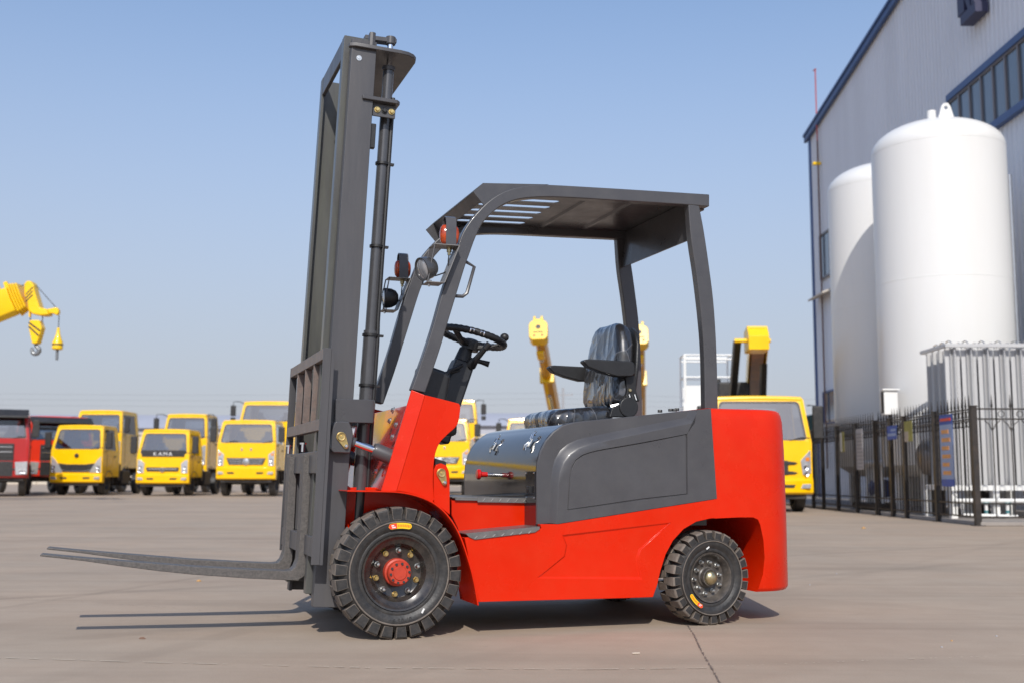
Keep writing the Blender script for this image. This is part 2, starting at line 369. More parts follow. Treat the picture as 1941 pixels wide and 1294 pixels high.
def make_wheel(name, Rr, wd, rim_r, nl, front, label_a):
    """wheel at the origin, outer face towards -y"""
    b = B()   # rim / disc
    if front:
        b.lathe([(0, .062), (.105, .062), (.112, .058), (.128, .028), (.142, .020), (.150, .014), (.158, .006), (.166, .004), (.168, .012), (.165, .05), (.165, wd-.02), (.1, wd-.03), (0, wd-.03)])
        wm = BLACKG
    else:
        b.lathe([(0, .05), (.090, .05), (.097, .046), (.104, .026), (.110, .014), (.114, .008), (.12, .006), (.122, .012), (.12, .05), (.12, wd-.02), (.07, wd-.03), (0, wd-.03)])
        wm = RIMR
    wh = b.obj(name, wm, FK, smooth=30)
    b = B(); r0 = rim_r
    prof = [(r0-.002, .05), (r0-.002, .02), (r0+.003, .010), (r0+.012, .007), (r0+.018, .009), (r0+.022, .006), (r0+.03, .003), (.70*Rr, -.001), (.76*Rr, .0), (.772*Rr, -.004), (.79*Rr, -.004), (.80*Rr, .002), (.84*Rr, .014), (.90*Rr, .03), (.915*Rr, wd/2)]
    prof = prof + [(r, wd-h) for r, h in prof[-2::-1]]
    b.lathe(prof, n=72)
    b.obj('tyre', RUBBER, wh, smooth=40)
    b = B(); pitch = 2*math.pi/nl
    for side in (0, 1):
        for i in range(nl):
            a0 = pitch*(i+.5*side)
            def pt(r, y, da, a0=a0, side=side):
                a = a0+da; yy = y if side == 0 else wd-y
                return (r*math.cos(a), yy, r*math.sin(a))
            hw = pitch*.37
            sec = [(.81*Rr, .0035, hw*.97), (.965*Rr, .003, hw), (.992*Rr, .009, hw), (Rr, .02, hw*1.0), (Rr*1.003, .36*wd, hw*.93), (Rr*1.003, .56*wd, hw*.55), (.9*Rr, .585*wd, hw*.62), (.8*Rr, .1*wd, hw*1.0)]
            b.loft([[pt(r, y, -h) for r, y, h in sec], [pt(r, y, h) for r, y, h in sec]])
    lg_ = b.obj('tread_lugs', TREAD, wh, bevel=.0022, seg=1, smooth=30); lg_['kind'] = 'stuff'
    lg_.data.materials.append(RUBBER)
    for pf in lg_.data.polygons:
        if abs(pf.normal.y) > .75: pf.material_index = 1
    B().lathe([(.765*Rr, -.003), (.772*Rr, -.0055), (.782*Rr, -.0055), (.79*Rr, -.003)], n=72).obj('sidewall_ridge', TREAD, wh, smooth=60)
    # raised size lettering on the sidewall
    def arc_text(txt, ang, rad, h):
        b = B()
        def place(x, y, z):
            a = R(ang) - x*h/rad*(1 if math.sin(R(ang)) > -.2 else -1); r = rad+(y-.5)*h*(1 if math.sin(R(ang)) > -.2 else -1)
            return (r*math.cos(a), -.0022-z*h*.6, r*math.sin(a))
        text_bm(b, txt, place, .25)
        return b.obj('sidewall_lettering', RUBBER, wh, smooth=0)
    if front:
        arc_text('6.50-10', 278, .205, .019); arc_text('SOLID TIRE', 140, .207, .014); arc_text('6.50-10', 28, .205, .014)
    else:
        arc_text('SOLID TIRE', 305, .158, .012); arc_text('5.00-8', 172, .158, .012); arc_text('SOLID TIRE', 45, .158, .011)
    return wh

def arc_sticker(wh, rad, hw, a0, a1, split, red_first):
    """printed label following the sidewall, with a rounded end each side"""
    n = 26
    def band(f0, f1, r0, r1, y, ends=(0, 0)):
        ring = []
        for k in range(n+1):
            f = f0+(f1-f0)*k/n; a = R(a0+(a1-a0)*f); L = abs(R(a1-a0))*rad
            e = 1.0
            for side, on in ((f, ends[0]), (1-f, ends[1])):
                d = side*L
                if on and d < hw: e = min(e, math.sqrt(max(.02, 1-((hw-d)/hw)**2)))
            rc = (r0+r1)/2; h = (r1-r0)/2*e
            ring.append(((rc-h)*math.cos(a), y, (rc-h)*math.sin(a))); ring.append(((rc+h)*math.cos(a), y, (rc+h)*math.sin(a)))
        b = B(); vs = [b.bm.verts.new(p) for p in ring]
        for k in range(n): b.bm.faces.new((vs[2*k], vs[2*k+1], vs[2*k+3], vs[2*k+2]))
        return b
    st = band(0, 1, rad-hw, rad+hw, -.0062, (1, 1)).obj('tyre_sticker', YELLOWST, wh, smooth=0)
    f0, f1 = (.015, split) if red_first else (1-split, .985)
    band(f0, f1, rad-hw*.9, rad+hw*.9, -.0068, (red_first, not red_first)).obj('sticker_print', REDST, wh, smooth=0)
    b = B()
    def tick(f, dr, wf, hr, y):
        A = [R(a0+(a1-a0)*q) for q in (f-wf, f+wf)]
        b.face([((rad+dr-hr)*math.cos(A[0]), y, (rad+dr-hr)*math.sin(A[0])), ((rad+dr+hr)*math.cos(A[0]), y, (rad+dr+hr)*math.sin(A[0])), ((rad+dr+hr)*math.cos(A[1]), y, (rad+dr+hr)*math.sin(A[1])), ((rad+dr-hr)*math.cos(A[1]), y, (rad+dr-hr)*math.sin(A[1]))])
    for k in range(8):
        f = (split+.06+(.93-split-.06)*k/7.) if red_first else (1-split-.06-(.93-split-.06)*k/7.)
        rnd = random.Random(k)
        for j in range(3): tick(f, hw*(-.34+.34*j), .022, hw*.07, -.0074)
        for j in range(2): tick(f+rnd.choice((-.016, 0, .014)), hw*rnd.uniform(-.1, .1), .004, hw*.42, -.008)
    b.obj('sticker_print', REDST, wh, smooth=0)
    b = B(); g = split*.55 if red_first else 1-split*.55
    tick(g-.02, hw*.25, .055, hw*.2, -.0074); tick(g+.02, -hw*.4, .085, hw*.18, -.0074)
    b.obj('sticker_print', WHITEP, wh, smooth=0)

FRZ, RRZ = .288, .227
wf = make_wheel('front_wheel', FRZ, .175, .166, 26, True, '6.50-10')
wf.location = (-.003, 0, FRZ); wf.rotation_euler = (0, R(4), 0)
hub = B().lathe([(0, -.012), (.029, -.012), (.032, -.008), (.047, -.008), (.0515, -.002), (.0525, .03), (.06, .034), (.062, .062)]).obj('hub', HUBRED, wf, smooth=30)
b = B()
for k in range(10):
    a = R(36*k+10); b.hexa((.042*math.cos(a), -.008, .042*math.sin(a)), .0058, .007)
b.obj('hub_bolts', mat('dark_bolt', (.05, .075, .08), .4, .6), wf)['kind'] = 'stuff'
for k in range(10):
    a = R(36*k+18); g = k % 2
    b = B(); b.tube([(0, .062, 0), (0, .055, 0)], [.0135, .0125], 14).hexa((0, .056, 0), .011, .016)
    if not g: b.lathe([(0, .03), (.006, .031), (.0095, .036), (.011, .042)], n=12)
    o = b.obj('wheel_nut', GOLD if g else ZINC, wf); o.location = (.096*math.cos(a), 0, .096*math.sin(a))
arc_sticker(wf, .207, .0125, 109, 80, .36, True)
o = B().box((-.004, -.0066, -.011), (.004, -.0056, .011)).obj('paper_tag', WHITEP, wf, smooth=0); o.location = (.118, 0, -.158); o.rotation_euler = (0, R(24), 0)

wr = make_wheel('rear_wheel', RRZ, .15, .122, 24, False, '')
wr.location = (1.556, .006, RRZ); wr.rotation_euler = (0, R(-3), R(7))
hb = B().lathe([(0, -.012), (.012, -.0105), (.024, -.005), (.032, .004), (.0355, .014), (.036, .03)]).obj('hub_cap', BRASS, wr, smooth=50)
B().lathe([(.036, .014), (.0415, .016), (.043, .022), (.044, .038), (.05, .042), (.053, .05)]).obj('hub', RIMR, wr, smooth=30)
for k in range(10):
    a = R(36*k+4); rr = .080 if k % 2 else .072
    b = B(); b.tube([(0, .05, 0), (0, .044, 0)], [.0115, .0105], 12).hexa((0, .044, 0), .0092, .012).lathe([(0, .025), (.005, .026), (.0082, .030), (.0095, .034)], n=12)
    o = b.obj('wheel_nut', ZINC, wr); o.location = (rr*math.cos(a), 0, rr*math.sin(a))
arc_sticker(wr, .150, .0095, 206, 242, .36, False)
o = B().box((-.0035, -.0066, -.010), (.0035, -.0056, .010)).obj('paper_tag', WHITEP, wr, smooth=0); o.location = (-.02, 0, .145); o.rotation_euler = (0, R(60), 0)
for src, u, zz in ((wf, -.003, FRZ), (wr, 1.556, RRZ)):     # the wheels of the far side
    c = copy_tree(src, FK); c.location = (u, FW-.002, zz); c.rotation_euler = (0, 0, math.pi)

# chassis under the body
CH = mat('black_chassis_paint', (.02, .018, .018), .5, var=.3, scale=9, dust=(DUST, .25))
B().box((-.02, .24, .2), (1.25, FW-.24, .5)).obj('chassis', CH, FK, bevel=.01)
B().box((-.05, .16, .24), (.06, FW-.16, .34)).tube([(0, .15, FRZ), (0, FW-.15, FRZ)], .06, 16).obj('front_axle', CH, FK)
B().box((1.5, .16, .19), (1.62, FW-.16, .28)).obj('rear_axle', CH, FK, bevel=.012)

# ---- front fender, cowl and skirt
arch = [(658, 928), (690, 928.5), (722, 929), (760, 931), (795, 939), (826, 954), (852, 979), (873, 1015), (890, 1065), (900, 1105), (907, 1146)]
AP = [(p.x, p.y) for p in spline(fls(arch, 0), 5)]
def offset(poly, d):
    out = []
    for i, p in enumerate(poly):
        a = Vector(poly[max(0, i-1)]); c = Vector(poly[min(len(poly)-1, i+1)]); t = (c-a).normalized()
        out.append((p[0]+t.y*d, p[1]-t.x*d))
    return out
def mirrored(fn):
    """the same builder for the near side and, turned over, for the far side"""
    fn(lambda v: v); fn(lambda v: FW-v)
def fender(mv):
    B().prism(AP + offset(AP, .007)[::-1], mv(-.008), mv(.03)).prism(offset(AP, .001) + offset(AP, .006)[::-1], mv(.03), mv(.27)).obj('fender', RED, FK, bevel=.0015, seg=1)
mirrored(fender)
CR_T, CR_B = (806, 748), (752, 930)
def cowl(mv):
    fr = AP[10:]   # follow the arch from the crease on
    e = [fl(*CR_T, .05)] + [(p.x, p.y) for p in spline(fls([(806, 748), (862, 762), (871, 766), (872.5, 776), (867, 804), (849, 822), (834, 838), (825.5, 858), (822, 885), (821, 915), (823, 945)], .05), 4)][1:]
    lo = [p for p in AP if fl(*CR_B, .05)[0] < p[0] < e[-1][0]][::-1]
    poly = e + [(p[0], p[1]+.002) for p in lo] + [fl(*CR_B, .05)]
    b = B().prism(poly, mv(.05), mv(.075))
    a0, a1 = fl(780, 738, .072), fl(722, 930, .072); c0, c1 = fl(*CR_T, .05), fl(*CR_B, .05)
    b.loft([[(a0[0], mv(.072), a0[1]), (c0[0]-.001, mv(.0475), c0[1]), (c0[0]-.001, mv(.0775), c0[1]), (a0[0]+.005, mv(.1), a0[1])],
            [(a1[0], mv(.072), a1[1]), (c1[0]-.001, mv(.0475), c1[1]), (c1[0]-.001, mv(.0775), c1[1]), (a1[0]+.005, mv(.1), a1[1])]])
    b.obj('cowl_side', RED, FK, bevel=.003, seg=2)
mirrored(cowl)
a0, a1 = fl(772, 765, .072), fl(722, 928, .072)
b = B().loft([[(a0[0]+.02, .078, a0[1]), (a0[0]+.03, .078, a0[1]), (a1[0]+.03, .078, a1[1]), (a1[0]+.02, .078, a1[1])],
              [(a0[0]+.02, FW-.078, a0[1]), (a0[0]+.03, FW-.078, a0[1]), (a1[0]+.03, FW-.078, a1[1]), (a1[0]+.02, FW-.078, a1[1])]])
fp = b.obj('cowl_front', mat('red_gloss_paint', (.62, .022, .006), .16, coat=.8, var=.1, scale=4, rvar=.06), FK, bevel=.002)
for px, py, v in ((746, 777, .28), (740, 797, .28), (752, 805, .16), (745, 828, .16), (714, 893, .3)):
    u, z = fl(px, py, v); nrm = Vector((a1[1]-a0[1], 0, a0[0]-a1[0])).normalized()
    B().hexa((0, 0, 0), .011, .012, nrm).tube([(0, 0, 0), nrm*.003], .016, 12).obj('bolt', ZINC, fp, loc=(u+.0, v, z))
# wall behind the wheel, red inside of the arch
for v in (.275, FW-.29): B().box((-.2, v, .33), (.2, v+.015, .66)).obj('inner_wing', RED, FK)

# pivot lug with plated keeper behind the cowl
lug = [(836, 877), (846, 881), (851, 892), (852.5, 905), (853, 975), (840, 965), (822, 951), (822, 890), (827, 880)]
B().prism([(p[0], p[1]) for p in fls(lug, .06)], .06, .085).obj('pivot_lug', RED, FK, bevel=.003)
B().prism(fls([(824, 868), (846, 874), (846, 945), (824, 945)], .09), .09, .16).obj('pivot_bush', BLACK, FK, bevel=.003)
def keeper(cx, cy, ex, ey, r0, r1, v):
    c, e = fl(cx, cy, v), fl(ex, ey, v); d = Vector((e[0]-c[0], e[1]-c[1])); an = math.atan2(d.y, d.x); poly = []
    for k in range(11): t = an+math.pi/2+math.pi*k/10; poly.append((c[0]+r0*math.cos(t), c[1]+r0*math.sin(t)))
    for k in range(9): t = an-math.pi/2+math.pi*k/8; poly.append((e[0]+r1*math.cos(t), e[1]+r1*math.sin(t)))
    kp = B().prism(poly, v-.006, v).obj('pin_keeper', GOLD, FK, bevel=.0012)
    B().lathe([(0, -.010), (.006, -.010), (.007, -.008), (.012, -.008), (.0165, -.009), (.019, -.006), (.019, 0)], n=24).obj('pin_head', GOLD, kp, loc=(c[0], v-.005, c[1]))
    B().hexa((0, 0, 0), .0095, .010).lathe([(0, -.0135), (.006, -.0125), (.009, -.009)], n=12).obj('keeper_bolt', ZINC, kp, loc=(e[0], v-.005, e[1]))
keeper(836, 896, 842, 914, .022, .012, .058)

# foot step, floor and skirt
def sidebody(mv):
    near = mv(0) == 0
    B().prism(fls([(856, 946), (1003, 951), (1003, 1030), (880, 1045), (868, 1000), (856, 975)], .20), mv(.20), mv(.225)).obj('step_riser', RED, FK, bevel=.002)
    fp = B().prism(fls([(856, 940.5), (1003, 944), (1003, 946.5), (856, 943)], .195), mv(.185), mv(.5)).prism(fls([(862, 943), (905, 944), (905, 948), (862, 947)], .195), mv(.185), mv(.2)).prism(fls([(905, 941), (1002, 943), (1002, 952.5), (905, 951)], .185), mv(.183), mv(.186)).obj('floor_plate', CHECKER, FK, bevel=.0012, seg=1)
    st = B().prism(fls([(882, 1010), (1023, 997), (1023, 1002), (1014, 1008), (900, 1022), (889, 1017)], -.004), mv(-.006), mv(-.002)).prism(fls([(882, 1010), (1023, 997), (1023, 999), (882, 1012)], -.002), mv(-.002), mv(.2)).obj('step_tread', CHECKER, FK, bevel=.001, seg=1)
    if near:
        for k in range(7):
            x = 902+k*17.0; y = 1017.5-(x-902)*.098
            pts = fls([(x-3, y+2.2), (x-1.5, y+2.6), (x+3.4, y-2.2), (x+2, y-2.6)], -.006); B().prism(pts, -.0085, -.0058).obj('tread_cleat', ZINC, st, smooth=0)
        for k in range(6):
            x = 917+k*15.5; y = 946.5+(k*15.5)*.014
            pts = fls([(x-2.5, y+2.6), (x-1.5, y+2.8), (x+2.6, y-2.6), (x+1.6, y-2.8)], .183); B().prism(pts, .180, .1832).obj('tread_cleat', ZINC, fp, smooth=0)
    out = [(880.5, 1018), (1026, 1001), (1024, 992.5), (1056, 992.5), (1358, 944.5), (1364, 944), (1364, 981), (1347, 982), (1320, 988), (1296, 1002), (1276, 1024), (1262, 1050), (1252, 1082), (1246, 1108), (1238, 1131), (1180, 1133), (907, 1140), (900, 1105), (890, 1065)]
    hole = [(1066, 1014), (1170, 1001), (1274, 988), (1245, 1013), (1214, 1041), (1209, 1060), (1216, 1096), (1120, 1096), (1016, 1096), (1045, 1074), (1069, 1054), (1073, 1032)]
    P = fls(out, 0); Hh = fls(hole, 0); cc = Vector((sum(p[0] for p in Hh)/len(Hh), sum(p[1] for p in Hh)/len(Hh)))
    In = [(cc.x+(p[0]-cc.x)*.965, cc.y+(p[1]-cc.y)*.925) for p in Hh]
    b = B(); bm = b.bm; es = []; loops = []
    for lp, v in ((P, 0), (Hh, 0)):
        vs = [bm.verts.new((x, mv(v), z)) for x, z in lp]; loops.append(vs); es += [bm.edges.new((vs[i], vs[(i+1) % len(vs)])) for i in range(len(vs))]
    bmesh.ops.triangle_fill(bm, use_beauty=True, edges=es)
    iv = [bm.verts.new((x, mv(.006), z)) for x, z in In]
    for i in range(len(iv)): j = (i+1) % len(iv); bm.faces.new((loops[1][i], loops[1][j], iv[j], iv[i]))
    bm.faces.new(iv)
    bk = [bm.verts.new((x, mv(.05), z)) for x, z in P]
    for i in range(len(bk)): j = (i+1) % len(bk); bm.faces.new((loops[0][i], loops[0][j], bk[j], bk[i]))
    bm.faces.new(bk)
    b.obj('side_skirt', RED, FK, bevel=.003, seg=2, smooth=25)
mirrored(sidebody)

# ---- battery hood
hp = spline(fls([(1022, 1000), (1022, 940), (1022, 895), (1027, 860), (1041, 831), (1062, 811), (1092, 799), (1200, 789), (1345, 775)], .0), 6)
hpts = [(p.x, p.y) for p in hp]; zb = hpts[0][1]; ub = hpts[-1][0]
hood = B().prism(hpts + [(ub, zb)], .045, FW-.045).obj('battery_hood', GLOSS, FK, bevel=.004, smooth=45)
def sidepanel(mv):
    N = 22
    c0 = resample([*spline(fls([(1022, 993), (1022, 940), (1022, 895), (1027, 860), (1041, 831), (1062, 811), (1092, 799), (1200, 788), (1311, 776.5)], 0), 6)], N)
    c1 = resample([*spline(fls([(1045, 991), (1047, 930), (1050, 895), (1057, 868), (1072, 847), (1094, 834), (1125, 826), (1230, 805), (1306, 790)], 0), 6)], N)
    c2 = resample([*spline(fls([(1056, 992), (1059, 930), (1062, 900), (1071, 876), (1087, 858), (1107, 847), (1138, 838), (1235, 817), (1317, 800)], 0), 6)], N)
    g = resample([*spline(fls([(1075, 966), (1078, 915), (1081, 892), (1088, 874), (1100, 863), (1115, 857), (1140, 851), (1225, 836), (1302, 821.5)], 0), 6)], N)
    tr = fls([(1317, 800), (1320, 777), (1347, 773.5), (1358.5, 944), (1056, 992)], 0)
    o2 = c2 + [Vector(p) for p in resample(tr[:3], 5)][1:] + resample([tr[2], tr[3]], 8)[1:] + resample([tr[3], tr[4]], 14)[1:-1]
    gg = fls([(1302, 821.5), (1304, 936), (1075, 966)], 0)
    g2 = g + resample([gg[0], (gg[0][0]+.002, gg[0][1]-.008)], 5)[1:] + resample([(gg[0][0]+.002, gg[0][1]-.008), gg[1]], 8)[1:] + resample([gg[1], gg[2]], 14)[1:-1]
    cen = Vector((sum(p.x for p in g2)/len(g2), sum(p.y for p in g2)/len(g2)))
    def sc(lp, d): return [p+(cen-p).normalized()*d for p in lp]
    b = B(); bm = b.bm
    def ring(lp, v): return [bm.verts.new((p.x, mv(v), p.y)) for p in lp]
    def join(a, c, closed):
        for i in range(len(a) if closed else len(a)-1):
            j = (i+1) % len(a); bm.faces.new((a[i], a[j], c[j], c[i]))
    back = ring(c0, .046); r0b = ring(c0, .036); r0 = ring([c0[i].lerp(c1[i], .06) for i in range(N)], .032); r1 = ring(c1, .032)
    join(back, r0b, False); join(r0b, r0, False); join(r0, r1, False)
    rm0 = ring([c1[i].lerp(c2[i], .25) for i in range(N)], .025); join(r1, rm0, False)
    rm = ring([c1[i].lerp(c2[i], .75) for i in range(N)], .003); join(rm0, rm, False); r2 = ring(o2, -.002); join(rm, r2[:N], False)
    r3 = ring(g2, -.002); join(r2, r3, True); r4 = ring(sc(g2, .004), .005); join(r3, r4, True); r5 = ring(sc(g2, .009), .001); join(r4, r5, True); bm.faces.new(r5)
    ob = ring(o2[N-1:], .046); join(r2[N-1:], ob, False)
    tail = [bm.verts.new((p[0], mv(.032), p[1])) for p in (c1[-1], c0[-1])]
    bm.faces.new([r2[N-1], r2[N], r2[N+1], r2[N+2], r2[N+3], tail[1], tail[0]])
    bmesh.ops.remove_doubles(bm, verts=bm.verts, dist=.0002)
    b.obj('side_panel', GREY, FK, smooth=28)
mirrored(sidepanel)
# hood furniture: two over-centre latches, switch plate, red stop button, hinge bolts
def on_hood(px, py, v):
    """where the sight line through a pixel meets the curved front of the hood"""
    best = None
    for k in range(200):
        vv = .04 + (FW-.08)*k/199; u, z = fl(px, py, vv)
        d = min(((u-a)**2+(z-c)**2, i) for i, (a, c) in enumerate(hpts))
        if best is None or d[0] < best[0]: best = (d[0], vv, u, z, d[1])
    _, vv, u, z, i = best
    t = Vector(hpts[min(i+1, len(hpts)-1)])-Vector(hpts[max(i-1, 0)]); t.normalize()
    return Vector((u, vv, z)), Vector((t.x, 0, t.y)), Vector((-t.y, 0, t.x))
for k, (px, py) in enumerate(((938, 846), (1006, 840))):
    p, t, nn = on_hood(px, py, .5); yv = Vector((0, 1, 0))
    lt = B().obox(nn*.006, t*.022, yv*.014, nn*.004).obj('latch', ZINC, FK, bevel=.002, loc=p)
    b = B()
    for s in (-1, 1): b.tube([t*.02+yv*.011*s+nn*.012, t*.045+yv*.008*s+nn*.014, t*.06+yv*.004*s+nn*.008], .0028, 8)
    b.obj('latch_wire', CHROME, lt)
    sw = (-1 if k == 0 else .4)
    B().tube([nn*.012, -t*.022+nn*.02+yv*.012*sw, -t*.044+nn*.014+yv*.024*sw], [.006, .008, .004], 8).tube([nn*.012, -t*.03+nn*.016-yv*.006, -t*.045+nn*.01-yv*.012], [.005, .004, .003], 8).obj('latch_lever', ZINC, lt)
    B().tube([t*.05, t*.05+nn*.016], .0065, 10).tube([t*.066+yv*.01, t*.066+yv*.01+nn*.011], .006, 10).obj('latch_hook', ZINC, lt)
p, t, nn = on_hood(937, 899, .5)
sb = B().tube([Vector(), nn*.055], .010, 14).obj('stop_button', CHROME, FK, loc=p)
B().lathe([(0, .098), (.022, .096), (.027, .09), (.027, .08), (.020, .074), (.014, .072), (.013, .04), (0, .04)], n=28).obj('button_head', mat('red_plastic', (.55, .012, .01), .3, coat=.3), sb).rotation_euler = Vector((0, -0, 0))
sb.children[0].rotation_mode = 'QUATERNION'; sb.children[0].rotation_quaternion = nn.to_track_quat('Y', 'Z')
p, t, nn = on_hood(1006, 919, .5); yv = Vector((0, 1, 0))
sp = B().obox(nn*.0015, t*.066, yv*.062, nn*.0015).obj('switch_plate', GLOSS, FK, loc=p)
B().obox(nn*.008-t*.02, t*.016, yv*.02, nn*.008).obox(nn*.016-t*.02, t*.008, yv*.012, nn*.004).obj('rocker_switch', BLACK, sp, bevel=.002)
for s in (-1, 1):
    for q in (-1, 1): B().hexa(t*.058*s+yv*.053*q+nn*.003, .004, .003, nn).obj('screw', CHROME, sp, smooth=0)
for px, py in ((1271, 776), (1279, 776), (1283, 775), (1251, 778)):
    u, z = fl(px, py, .3); B().hexa((0, 0, 0), .012, .014, (0, 0, 1)).obj('hinge_bolt', BLACK, FK, loc=(u, .3, z-.008))

# ---- counterweight
u0 = fl(1352, 860, 0)[0]; u1 = 2.085; zt = fl(1400, 773, 0)[1]; zb = .152; rc = .235
def cw_plan(ins=0.0):
    out = [(u0, ins), ]
    for k in range(13):
        a = R(-90+90*k/12); out.append((u1-rc+(rc-ins)*math.cos(a), rc+(rc-ins)*math.sin(a)*1.0))
    for k in range(13):
        a = R(90*k/12); out.append((u1-rc+(rc-ins)*math.cos(a), FW-rc+(rc-ins)*math.sin(a)))
    out.append((u0, FW-ins)); return out
rings = []
for z, ins in ((zb, .012), (zb+.012, .002), (zb+.02, 0), (.5, 0), (.85, .004), (zt-.06, .010), (zt-.03, .016), (zt-.012, .024), (zt-.003, .036), (zt, .052)):
    rings.append([(x, y, z) for x, y in cw_plan(ins)])
b = B(); b.loft(rings)
cwm = b.mesh('counterweight', smooth=40)
cw = mk('counterweight', cwm, RED, FK)
arc2 = [(1330, 1200), (1238, 1131), (1246, 1108), (1252, 1082), (1262, 1050), (1276, 1024), (1296, 1002), (1320, 988), (1347, 982), (1400, 979.5), (1428, 979.5), (1437, 984), (1441, 994), (1447, 1022), (1449.5, 1056), (1446, 1088), (1436, 1120), (1430, 1200)]
cutter = B().prism(fls(arc2, 0), -.3, FW+.3).obj('cut', None)
md = cw.modifiers.new('arch', 'BOOLEAN'); md.object = cutter; md.operation = 'DIFFERENCE'; md.solver = 'EXACT'
cutter.parent = FK
dg = bpy.context.evaluated_depsgraph_get(); nm = bpy.data.meshes.new_from_object(cw.evaluated_get(dg))
cw.modifiers.clear(); cw.data = nm; nm.name = 'counterweight'; nm.materials.clear(); nm.materials.append(RED)
nm.shade_smooth(); nm.set_sharp_from_angle(angle=R(38)); bpy.data.objects.remove(cutter)

# ---- overhead guard
GW = 1.13                                      # lateral reach of the guard frame
outer = [(779.5, 738), (800, 681), (821, 617), (841, 546), (869, 462), (885, 428), (911, 396), (935, 375), (960, 361.5), (993, 353), (1029, 350), (1135, 355.5), (1250, 362.5), (1345, 368.5)]
inner = [(806, 744), (832, 668), (848, 615), (864.5, 561), (881.6, 505), (890, 482), (901, 451.5), (915, 423), (940, 398), (966, 383), (1000, 375.5), (1057, 374), (1180, 381), (1301, 388.5), (1345, 392)]
po = [(p.x, p.y) for p in resample(spline(fls(outer, .1), 5), 60)]; pi_ = [(p.x, p.y) for p in resample(spline(fls(inner, .1), 5), 60)]
for name, v0, v1 in (('guard_front_leg', .1, .155), ('guard_front_leg', GW-.155, GW-.1)):
    b = B(); b.loft([[(po[i][0], v0, po[i][1]), (po[i][0], v1, po[i][1]), (pi_[i][0], v1, pi_[i][1]), (pi_[i][0], v0, pi_[i][1])] for i in range(60)])
    b.obj(name, GREY, FK, bevel=.006, seg=3)
rl = [(1305, 386), (1310, 451), (1320, 519), (1330, 604), (1335, 675), (1337, 790)]; rr_ = [(1326, 390), (1335, 437), (1345, 505), (1353, 569), (1358, 640), (1360.5, 711), (1362, 790)]
ql = [(p.x, p.y) for p in resample(spline(fls(rl, .1), 5), 24)]; qr = [(p.x, p.y) for p in resample(spline(fls(rr_, .1), 5), 24)]
for v0, v1 in ((.102, .15), (GW-.15, GW-.102)):
    b = B(); b.loft([[(ql[i][0], v0, ql[i][1]), (ql[i][0], v1, ql[i][1]), (qr[i][0], v1, qr[i][1]), (qr[i][0], v0, qr[i][1])] for i in range(24)])
    b.obj('guard_rear_leg', GREY, FK, bevel=.006, seg=3)
# slotted roof sheet with pressed ribs, hanging lips front and rear
zr = fl(1029, 350, .1)[1]-.012; uf = fl(915, 348, .1)[0]; ur = fl(1345, 380, .1)[0]
slots = []
for v in (.24, .37, .50, .63, .76, .89):
    slots.append(rrect(uf+.10, v-.03, uf+.50, v+.028, .028, 5))
slope = (fl(1345, 368.5, .1)[1]-fl(1029, 350, .1)[1])/(ur-fl(1029, 350, .1)[0])
zroof = lambda u: zr+slope*(u-fl(1029, 350, .1)[0])
b = B(); b.holed([(uf, .13), (ur-.02, .13), (ur-.02, GW-.13), (uf, GW-.13)], slots, lambda u, v: (u, v, zroof(u)), lambda u, v: (u, v, zroof(u)-.005))
roof = b.obj('roof_sheet', GREY, FK, smooth=20)
for ru in (uf+.62, uf+.88):
    b = B(); b.prism([(ru-.02, zroof(ru)-.0055), (ru-.008, zroof(ru)-.015), (ru+.008, zroof(ru)-.015), (ru+.02, zroof(ru)-.0055)], .2, GW-.2).obj('roof_rib', GREY, roof)
B().loft([[(uf, v, zroof(uf)+.001), (uf+.004, v, zroof(uf)+.003), (uf+.045, v, zroof(uf)-.05), (uf+.04, v, zroof(uf)-.053)] for v in (.13, GW-.13)]).obj('roof_lip', GREY, roof)
# side gusset in front of the curved leg
g0 = fls([(915, 347.5), (1040, 350), (975, 358), (945, 370), (917, 389), (897, 364)], .12)
for v in (.118, GW-.126): B().prism(g0, v, v+.008).obj('roof_gusset', GREY, roof)
pp = fls([(1303, 389), (1305, 455), (1300, 458), (1297, 389)], .16)
B().prism([(1.0*pp[0][0]+.03, zroof(1.5)-.006), (pp[1][0]+.01, pp[1][1]), (pp[1][0]+.002, pp[1][1]), (pp[0][0]+.022, zroof(1.5)-.006)], .15, GW-.15).obj('rear_screen', GREY, FK)
B().prism([(ur-.03, zroof(ur)-.004), (ur, zroof(ur)+.0), (ur, zroof(ur)-.062), (ur-.03, zroof(ur)-.058)], .1555, GW-.1555).obj('rear_rail', GREY, FK, bevel=.004)
# grab handle on the near front leg
h = fls([(876, 500), (884, 497), (899, 506), (885, 556), (877, 562), (860, 561)], .13)
B().tube([(u, .13, z) for u, z in h], .0085, 8).obj('grab_handle', GREYD, FK)

